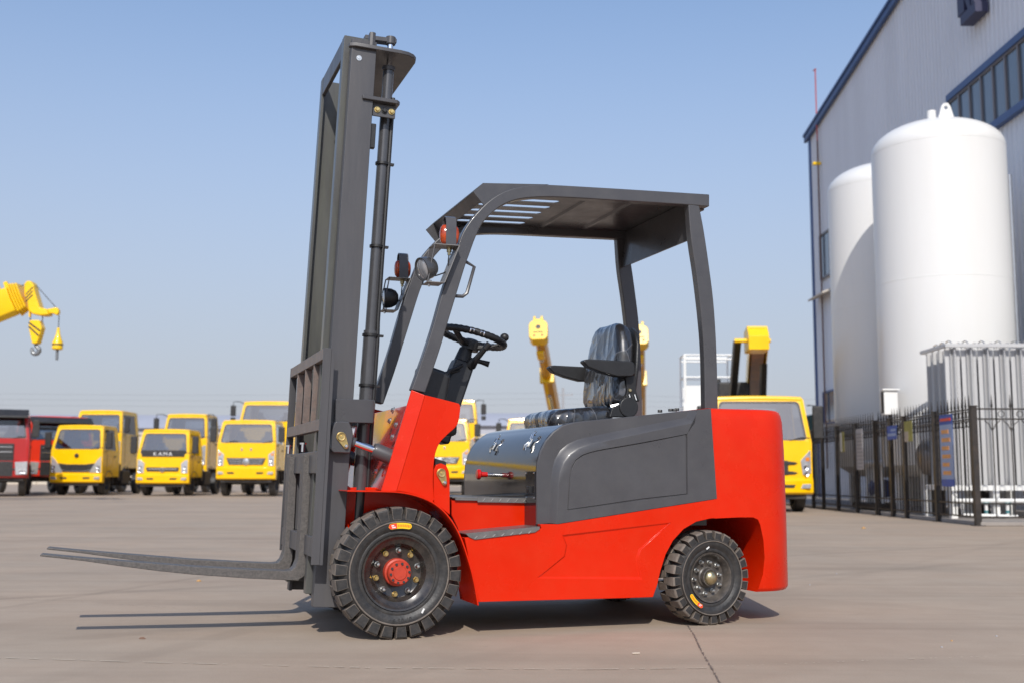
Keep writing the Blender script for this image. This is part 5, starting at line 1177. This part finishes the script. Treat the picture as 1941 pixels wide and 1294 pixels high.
# rain and vent pipe by the corner
yp = wy(1552, 400)-.5; PR = mat('faded_red_paint', (.45, .10, .11), .6, var=.2); zb_ = e0
B().tube([(-.12, yp-YF, 1.0), (-.12, yp-YF, e0-.5)], .03, 8).obj('downpipe', mat('brown_pipe', (.16, .10, .09), .6), WH)
B().tube([(-.12, yp-YF, e0-.5), (-.12, yp-YF, e0+2.0), (-.12, yp-YF-.05, e0+2.05), (-.12, yp-YF+.2, e0+2.08)], .024, 8).obj('vent_pipe', PR, WH)
B().box((-.3, yp-YF-.06, e0-1.35), (-.03, yp-YF+.08, e0-1.25)).obj('pipe_bracket', YELB, WH, bevel=.02)
# dark blue wall lettering cut by the top of the picture
SGN = mat('navy_letter', (.035, .037, .085), .5, var=.1)
ys = wy(1858, 20); SG = empty('wall_sign', (WX-.03, ys, 0)); tag(SG, 'navy raised wall sign character cut off by the top edge', 'sign')
zz = lambda px, py: aty(px, py, ys).z
zA, zB, zC = zz(1858, 41), zz(1858, 22), zz(1858, 0)
B().box((-.32, -.55, zA), (-.02, .28, zB)).obj('sign_stroke', SGN, SG, bevel=.01)
B().box((-.32, .05, zB+.02), (-.02, .42, zC+.9)).obj('sign_stroke', SGN, SG, bevel=.01)
B().prismx([(-.28, zB+.001), (-.12, zB+.001), (.04, zC+.05), (.04, zC+.4), (-.1, zC+.3)], -.31, -.03).obj('sign_stroke', SGN, SG)
B().box((-.32, -.50, zB+.001), (-.02, -.34, zC+.9)).obj('sign_stroke', SGN, SG, bevel=.01)
B().box((-.32, -.50, zC+.901), (-.02, .42, zC+1.2)).obj('sign_stroke', SGN, SG, bevel=.01)

# ------------------------------------------------------------------ white storage tanks
TANKW = mat('white_tank_paint', (.76, .755, .735), .38, var=.025, scale=1.2, streak=True, coat=.15, dust=((.7, .66, .58), .15))
def tank(name, label, cx, cy, r, zs, zt, lug=True):
    T = empty(name, (cx, cy, 0)); tag(T, label, 'tank', 'white gas storage tanks')
    prof = [(0, zt)] + [(r*math.sin(R(a)), zs+(zt-zs)*math.cos(R(a))) for a in range(8, 90, 7)] + [(r, zs), (r, zs-.02), (r+.003, zs-.025), (r+.003, zs-.035), (r, zs-.04), (r, 4.43), (r+.003, 4.425), (r+.003, 4.415), (r, 4.41), (r, 1.2), (r*.95, .95), (r*.7, .75), (0, .7)]
    B().lathe(prof, (0, 0, 0), 'z', 96).obj('shell', TANKW, T, smooth=30)
    for k in range(4):
        a = R(45+90*k); B().box((-.11, -.11, 0), (.11, .11, 1.1)).obj('leg', TANKW, T, bevel=.02, loc=(r*.78*math.cos(a), r*.78*math.sin(a), 0))
    if lug:
        lgm = B(); lgm.holed([(-.16, 0), (.16, 0), (.085, .27), (.04, .33), (-.04, .33), (-.085, .27)], [[(.04*math.cos(R(q)), .24+.04*math.sin(R(q))) for q in range(0, 360, 45)]], lambda x, z: (x, -.025, z), lambda x, z: (x, .025, z)); lgm.obj('lifting_lug', TANKW, T, loc=(.0, -.5, zt-.10))
        B().tube([(-.26, -.45, zt-.14), (-.26, -.45, zt+.09)], .085, 20).obj('nozzle', TANKW, T)
    B().tube([(r+.06, -.2, .4), (r+.06, -.2, zs-.5)], .04, 8).obj('riser_pipe', SILV, T)
    return T
tank('storage_tank', 'nearer white cylindrical storage tank, fully sunlit, with lifting lug on top', 8.39, 21.45, 1.25, 7.08, 7.68)
tank('storage_tank', 'farther white storage tank partly in the shadow of the nearer one', 8.50, 24.9, 1.255, 7.22, 7.80, False)

# ------------------------------------------------------------------ finned vaporizers
ALU = mat('mill_aluminium', (.60, .60, .60), .42, .35, var=.08, scale=4, streak=True)
fin = B(); star = []
for k in range(8):                       # four broad fins and four short ones
    a = math.pi/4*k; r = .122 if k % 2 == 0 else .07; t_ = .006
    for da, rr_ in ((-math.pi/8, .022),): star.append((rr_*math.cos(a+da), rr_*math.sin(a+da)))
    for s in (-1, 1): star.append((r*math.cos(a)-s*t_*math.sin(a)*(-1)*-1, r*math.sin(a)+s*t_*math.cos(a)))
fin.prismz(star, 0, 1); finm = fin.mesh('finned_tube', 0); finm.materials.append(ALU)
def vaporizer(label, x0, y0_, nx, ny, sp, zb_, zt):
    T = empty('vaporizer', (x0, y0_, 0)); tag(T, label, 'vaporizer', 'aluminium finned vaporizers')
    for i in range(nx):
        for j in range(ny):
            o = mk('finned_tube', finm, None, T, loc=(.14+sp*i, .14+sp*j, zb_)); o.scale = (1, 1, zt-zb_-.06)
    w_, d_ = sp*(nx-1)+.28, sp*(ny-1)+.28
    for yy in (0, d_): B().box((-.03, yy-.03, zt-.06), (w_+.03, yy+.03, zt)).obj('top_beam', ALU, T, bevel=.005); B().box((-.03, yy-.03, zb_-.09), (w_+.03, yy+.03, zb_-.002)).obj('base_beam', WPAINT, T, bevel=.005)
    for xx in (0, w_): B().box((xx-.03, .031, zt-.06), (xx+.03, d_-.031, zt)).obj('top_beam', ALU, T, bevel=.005); B().box((xx-.03, .031, zb_-.09), (xx+.03, d_-.031, zb_-.002)).obj('base_beam', WPAINT, T, bevel=.005)
    for xx in (0, w_*.5, w_):
        for yy in (0, d_): B().box((xx-.05, yy-.05, 0), (xx+.05, yy+.05, zb_-.091)).box((xx-.1, yy-.1, 0), (xx+.1, yy+.1, .02)).obj('leg', WPAINT, T)
    for i in range(nx):
        for j in range(ny-1):
            a = (.14+sp*i, .14+sp*j, zt-.05)
            B().tube([(a[0], a[1]+sp*f, zt-.05+hh) for f, hh in ((0, 0), (.0, .07), (.2, .11), (.5, .125), (.8, .11), (1, .07), (1, 0))], .011, 7).obj('return_bend', SILV, T)
    B().tube([(-.02, -.12, zb_-.25), (w_, -.12, zb_-.25)], .035, 10).obj('manifold', WPAINT, T)
    B().tube([(.1, -.12, zb_-.25), (.1, -.12, .12), (w_*.6, -.12, .10)], .03, 10).obj('supply_pipe', WPAINT, T)
    for k in range(3):
        xx = w_*(.35+.25*k); B().tube([(xx, -.12, zb_-.25), (xx, -.12, zb_-.5), (xx+.15, -.12, zb_-.5), (xx+.15, -.12, .08)], .028, 10).obj('drain_pipe', WPAINT, T)
        B().lathe([(0, .05), (.05, .05), (.06, .04), (.06, .03), (.01, .02), (.01, -.06), (.03, -.08), (.03, -.12)], (xx, -.12, zb_-.33), 'z', 12).obj('valve', mat('teal_valve', (.03, .18, .2), .5), T)
    return T
VX = 7.19; VY = 18.35; zvt, zvb = aty(1800, 651, VY).z, aty(1800, 918, VY).z
vaporizer('finned aluminium vaporizer nearest the fence corner post', VX, VY, 5, 4, .275, zvb, zvt)
vaporizer('finned aluminium vaporizer cut by the right edge of the picture', VX+1.46, VY+.05, 5, 4, .275, zvb, zvt+.04)
# horizontal vessel, pump skid and pipes between tanks and fence
HV = empty('pressure_vessel', (7.9, 19.9, 0)); tag(HV, 'grey horizontal pressure vessel behind the fence, left of the vaporizers', 'vessel')
STEEL = mat('weathered_steel', (.30, .28, .27), .4, .5, var=.25, scale=4, dust=((.2, .15, .12), .4))
B().lathe([(0, -.68), (.2, -.66), (.31, -.58), (.33, -.5), (.33, .5), (.31, .58), (.2, .66), (0, .68)], (0, 0, 1.08), 'x', 32).obj('shell', STEEL, HV, smooth=40)
for xx in (-.38, .38): B().box((xx-.06, -.25, 0), (xx+.06, .25, .82)).obj('saddle', DARKM, HV, bevel=.01)
PS = empty('pump_skid', (7.55, 22.9, 0)); tag(PS, 'dark pump skid with white pipework under the farther tank', 'pump')
B().box((-.35, -.5, .08), (.4, .9, .2)).obj('skid_base', DARKM, PS, bevel=.02); B().lathe([(0, -.35), (.16, -.34), (.18, -.3), (.18, .3), (.16, .34), (0, .35)], (0, .1, .5), 'y', 20).obj('motor', mat('pump_blue', (.05, .09, .25), .4), PS)
for yy in (-.3, .2, .6): B().tube([(-.1, yy, .2), (-.1, yy, .95), (.3, yy, .95)], .04, 10).obj('pipe', WPAINT, PS)
B().tube([(-.1, -.45, 1.0), (-.1, .85, 1.0)], .07, 12).obj('manifold', WPAINT, PS)
SB = empty('sign_box', (7.02, 20.75, 0)); tag(SB, 'white sign box on a pole above the fence in front of the tanks', 'sign')
zc_ = aty(1668, 765, 21.2).z
B().tube([(0, 0, 0), (0, 0, zc_-.2)], .03, 8).obj('pole', DARKM, SB)
sbx = B().box((-.12, -.08, zc_-.23), (.14, .08, zc_+.22)).obj('box', WPAINT, SB, bevel=.015); B().box((-.15, -.12, zc_+.221), (.17, .12, zc_+.25)).obj('box_lid', WPAINT, SB)
B().box((-.125, -.075, zc_-.2), (-.1205, .075, zc_+.2)).obj('box_dark_side', DARKM, SB)  # thin dark sheet over the left side of the box

# ------------------------------------------------------------------ wrought iron fence
IRON = mat('black_iron_paint', (.022, .020, .019), .45, var=.3, scale=6, dust=((.13, .085, .06), .35))
FXX = 7.0
def fy(px): r = ray(px, 900); return FXX*r.y/r.x
yc = fy(1850)
zt_f = aty(1850, 774, yc).z; zr2 = aty(1850, 793, yc).z; zbt = .22
pick = B(); pick.box((-.007, -.007, .12), (.007, .007, zt_f+.02)).tube([(0, 0, zt_f+.02), (0, 0, zt_f+.05), (0, 0, zt_f+.08), (0, 0, zt_f+.22)], [.011, .02, .014, .002], 6); pickm = pick.mesh('picket', 0); pickm.materials.append(IRON)
ringm = B().lathe([(.042, -.006), (.052, -.006), (.052, .006), (.042, .006), (.042, -.006)], (0, 0, 0), 'x', 14).mesh('ring', 40); ringm.materials.append(IRON)
def fence(name, label, p0, p1, posts, spacing, gate=False):
    p0, p1 = Vector((*p0, 0)), Vector((*p1, 0)); d = (p1-p0); L_ = d.length; d.normalize()
    F = empty(name, p0, math.atan2(d.y, d.x)); tag(F, label, 'gate' if gate else 'fence')
    for z_ in (zt_f-.0, zr2, .33, .13): B().box((0, -.012, z_-.012), (L_, .012, z_+.012)).obj('rail', IRON, F)
    for f, wd in posts: B().box((f-wd, -wd, 0), (f+wd, wd, zt_f+.03)).box((f-wd-.012, -wd-.012, zt_f+.0301), (f+wd+.012, wd+.012, zt_f+.05)).box((f-wd-.04, -wd-.04, 0.001), (f+wd+.04, wd+.04, .012)).obj('post', IRON, F, bevel=.004)
    n = int(L_/spacing)
    for k in range(1, n):
        x = L_*k/n
        if any(abs(x-f) < wd+.02 for f, wd in posts): continue
        mk('picket', pickm, None, F, loc=(x, 0, 0))
        o = mk('ring', ringm, None, F, loc=(x+spacing/2, 0, (zt_f+zr2)/2)); o.rotation_euler = (0, 0, math.pi/2)
        if spacing < .2: o = mk('ring', ringm, None, F, loc=(x+spacing/2, 0, zr2-.07)); o.rotation_euler = (0, 0, math.pi/2)
        if spacing > .2:
            for s in (-1, 1): B().tube([(x, 0, zr2-.18), (x+s*.05, 0, zr2-.08), (x+s*.12, 0, zr2-.02)], .008, 6).obj('scroll', IRON, F)
    return F
py_ = [fy(p) for p in (1776, 1717, 1690)]; pg = [fy(1690), fy(1663)]
fence('iron_fence', 'black wrought iron fence running back from the corner post to the gate', (FXX, yc), (FXX, py_[2]), [(py_[0]-yc, .037), (py_[1]-yc, .037), (py_[2]-yc-.04, .035)], .135)
fence('iron_gate', 'narrow black iron gate in the fence below the white sign box', (FXX, pg[0]+.02), (FXX, pg[1]-.02), [(.03, .02), (pg[1]-pg[0]-.07, .02)], .13, gate=True)
yf2 = fy(1540)
fence('iron_fence', 'farther run of black iron fence between the gate and the yellow aerial truck', (FXX, pg[1]), (FXX, yf2), [(.05, .037)]+[(fy(p)-pg[1], .037) for p in (1624, 1588, 1560)]+[(yf2-pg[1]-.05, .037)], .145)
fence('iron_fence', 'iron fence with spear finials in front of the vaporizers, facing the camera', (FXX, yc), (10.4, yc), [(0, .043), (1.9, .04), (3.35, .04)], .28)
# notices tied to the fence
def board(name, label, px0, px1, py0, py1, col, marks, cat='sign', dx=-.03):
    y1_, y0_ = fy(px0), fy(px1); za, zb_ = aty((px0+px1)/2, py1, (y0_+y1_)/2).z, aty((px0+px1)/2, py0, (y0_+y1_)/2).z
    b_ = empty(name, (FXX+dx, y0_, za)); tag(b_, label, cat)
    B().box((-.006, 0, 0), (.0, y1_-y0_, zb_-za)).obj('panel', col, b_, smooth=0)
    for q_n, (f0, f1, g0, g1, m_) in enumerate(marks): B().box((-.0085-.0012*q_n, (y1_-y0_)*f0, (zb_-za)*g0), (-.0063, (y1_-y0_)*f1, (zb_-za)*g1)).obj('print', m_, b_, smooth=0)
BLUEP = mat('banner_blue', (.03, .09, .36), .5, var=.2, scale=6); LBLUE = mat('banner_pale_blue', (.28, .36, .52), .5, var=.1, scale=6); ORGP = mat('banner_orange', (.75, .32, .10), .5, var=.2); PALE = mat('notice_pale', (.42, .41, .42), .6, var=.1); OLIVE = mat('notice_olive', (.30, .27, .06), .6, var=.3, scale=8); TAN = mat('notice_tan', (.42, .34, .26), .6, var=.2)
mk_ = [(.03, .97, .1, .9, LBLUE)]
board('fence_banner', 'tall blue banner with orange print beside the corner fence post', 1789, 1813, 785, 921, BLUEP, [(0.0, 1.0, .10, .86, LBLUE)]+[(.2+.1*(k % 2), .85, .16+.115*k, .16+.115*k+.055, ORGP) for k in range(6)]+[(.1, .9, .91, .95, REDST)])
board('fence_notice', 'long pale grey notice on the far fence panel', 1628, 1641, 812, 889, PALE, [(.1, .9, .05+.09*k, .08+.09*k, mat('notice_grey', (.27, .27, .29), .6)) for k in range(10)])
board('fence_notice', 'small blue notice on the iron gate', 1688, 1706, 806, 832, BLUEP, [(.05, .95, .25, .45, LBLUE), (.05, .6, .6, .75, LBLUE)])
board('fence_notice', 'ragged olive and tan notice beside the gate', 1721, 1736, 797, 836, OLIVE, [(.5, .98, .0, .5, TAN)])
board('fence_notice', 'narrow olive notice on the far end of the fence', 1597, 1605, 818, 856, OLIVE, [(.5, .97, .03, .97, WPAINT)])
# raised apron inside the fence
tag(B().box((FXX+.02, yc-.05, .001), (WX-.2, 40, .06)).obj('pavement', mat('apron_concrete', (.30, .27, .245), .85, var=.15, scale=2, bump=.2, bscale=40), bevel=.01), kind='structure')

# ------------------------------------------------------------------ far background
CRM = mat('cream_render', (.56, .50, .41), .8, var=.08, scale=.4)
for k, (xa, xb) in enumerate(((-62, -36), (-35.9, -10), (-9.9, 14))):
    BW = empty('boundary_wall', (xa, 84, 0)); tag(BW, ('cream boundary wall far behind the red trucks', 'cream boundary wall far behind the yellow trucks on the left', 'cream boundary wall far behind the forklift')[k], 'wall', 'far boundary walls')
    B().box((0, 0, 0), (xb-xa, .3, 3.7)).obj('wall_panel', CRM, BW); B().box((-.04, -.08, 3.701), (xb-xa+.04, .38, 3.85)).obj('coping', CRM, BW)
    for j in range(int((xb-xa)/5)+1): B().box((-.2, -.12, 0), (.2, -.001, 3.7)).obj('pier', CRM, BW, loc=(min(xb-xa-.25, .25+5*j), 0, 0))
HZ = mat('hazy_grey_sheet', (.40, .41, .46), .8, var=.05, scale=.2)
for (xa, xb, yy, h_, lb) in ((-70, -28, 128, 6.0, 'long grey shed far behind the left boundary wall'), (-24, 9, 132, 6.6, 'long grey shed far behind the forklift seat')):
    SH = empty('distant_shed', (xa, yy, 0)); tag(SH, lb, 'building', 'distant sheds')
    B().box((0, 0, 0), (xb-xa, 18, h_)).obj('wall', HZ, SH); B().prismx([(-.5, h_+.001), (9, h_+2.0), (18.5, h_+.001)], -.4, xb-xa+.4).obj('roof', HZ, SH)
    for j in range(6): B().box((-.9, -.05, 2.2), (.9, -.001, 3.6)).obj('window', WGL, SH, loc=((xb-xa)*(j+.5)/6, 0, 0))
GS = empty('small_shed', (12.2, 46, 0)); tag(GS, 'small shed with dark green roof right of the aerial truck', 'building')
zg = aty(1530, 784, 46).z; zw = aty(1552, 812, 46).z
B().box((-1.2, 0, 0), (6, 5, zw)).obj('wall', mat('shed_wall', (.30, .31, .30), .8, var=.1), GS); B().loft([[(-1.6, y_, zw-.05), (.2 if 1 else 0, y_, zg), (6.4, y_, zw-.6)] for y_ in (-.4, 5.4)]).obj('roof', mat('green_roof', (.045, .085, .07), .6), GS)
# poles and wires
POLE = mat('pole_concrete', (.35, .35, .36), .8); WIRE = mat('wire', (.12, .12, .14), .6)
poles = [(-75, 96), (4.6, 100), (60, 102)]
for k, (x, y) in enumerate(poles):
    P_ = empty('utility_pole', (x, y, 0)); tag(P_, ('utility pole far left beyond the picture edge', 'utility pole just right of the middle crane boom', 'utility pole behind the warehouse')[k], 'pole', 'utility poles')
    B().tube([(0, 0, 0), (0, 0, 8.6)], [.16, .11], 10).obj('shaft', POLE, P_); B().box((-.9, -.05, 7.9), (.9, .05, 8.02)).obj('crossarm', POLE, P_)
    for xx in (-.8, 0, .8): B().lathe([(0, .14), (.03, .13), (.05, .05), (.03, 0)], (xx, 0, 8.02), 'z', 8).obj('insulator', POLE, P_)
for k in range(3):
    W_ = []
    for (xa, ya2), (xb, yb2) in zip(poles, poles[1:]):
        for f in range(10): q = f/10; W_.append((xa+(xb-xa)*q, ya2+(yb2-ya2)*q, 8.15-.5*k-4*.45*q*(1-q)))
    tag(B().tube([(x+(.8*(k-1)), y, z) for x, y, z in W_], .006, 5).obj('power_line', WIRE), ('topmost', 'middle', 'lowest')[k]+' thin overhead power line in the far sky behind the trucks', 'wire', 'overhead power lines')

# ------------------------------------------------------------------ litter on the concrete
def litter(name, label, px, py, L_, wd, h_, mt, rz, cat):
    p = gnd(px, py); b = B(); b.loft([[(L_*(f-.5), wd*(-1)*s+wd*.2*math.sin(f*7), .001), (L_*(f-.5), wd*s+wd*.2*math.sin(f*7), .001), (L_*(f-.5), 0, .001+h_*s)] for f, s in ((0, .15), (.25, .9), (.6, 1.), (1, .2))])
    o = b.obj(name, mt, loc=(p.x, p.y, .0)); o.rotation_euler = (0, 0, rz); tag(o, label, cat)
LEAF = mat('dry_leaf', (.42, .24, .09), .7, var=.3, scale=60)
litter('dry_leaf', 'small tan dry leaf on the concrete just below the forks', 377, 1101, .035, .012, .012, LEAF, .3, 'leaf')
litter('dry_leaf', 'orange dry leaf on the concrete between counterweight and fence', 1637, 1001, .07, .03, .03, LEAF, .9, 'leaf')
litter('dry_leaf', 'dark dry leaf on the concrete below the fork shadows', 270, 1210, .03, .008, .008, mat('brown_leaf', (.16, .09, .06), .8), .1, 'leaf')
p = gnd(1208, 1239); o = tag(B().tube([(-.022, 0, .0042), (.010, 0, .0042)], .0034, 10).obj('cigarette_butt', mat('stained_paper', (.5, .42, .34), .7), loc=(p.x, p.y, 0)), 'pale cigarette butt on the concrete below the side skirt', 'cigarette'); o.rotation_euler = (0, 0, .25)
for k, (px, py) in enumerate(((1535, 1108), (1586, 1087), (1804, 1214), (1889, 1205), (1785, 1226))):
    p = gnd(px, py); b = B(); b.lathe([(0, .005), (.003, .0045), (.005, .002), (.005, 0)], (0, 0, 0), 'z', 7)
    o = tag(b.obj('pebble', (LEAF if k == 2 else POLE), loc=(p.x, p.y, 0)), ('pale pebble near the rear overhang', 'grey pebble in line with the rear bumper corner', 'tan pebble at the lower right', 'grey pebble at the far right', 'grey pebble lowest at the right')[k], 'pebble')
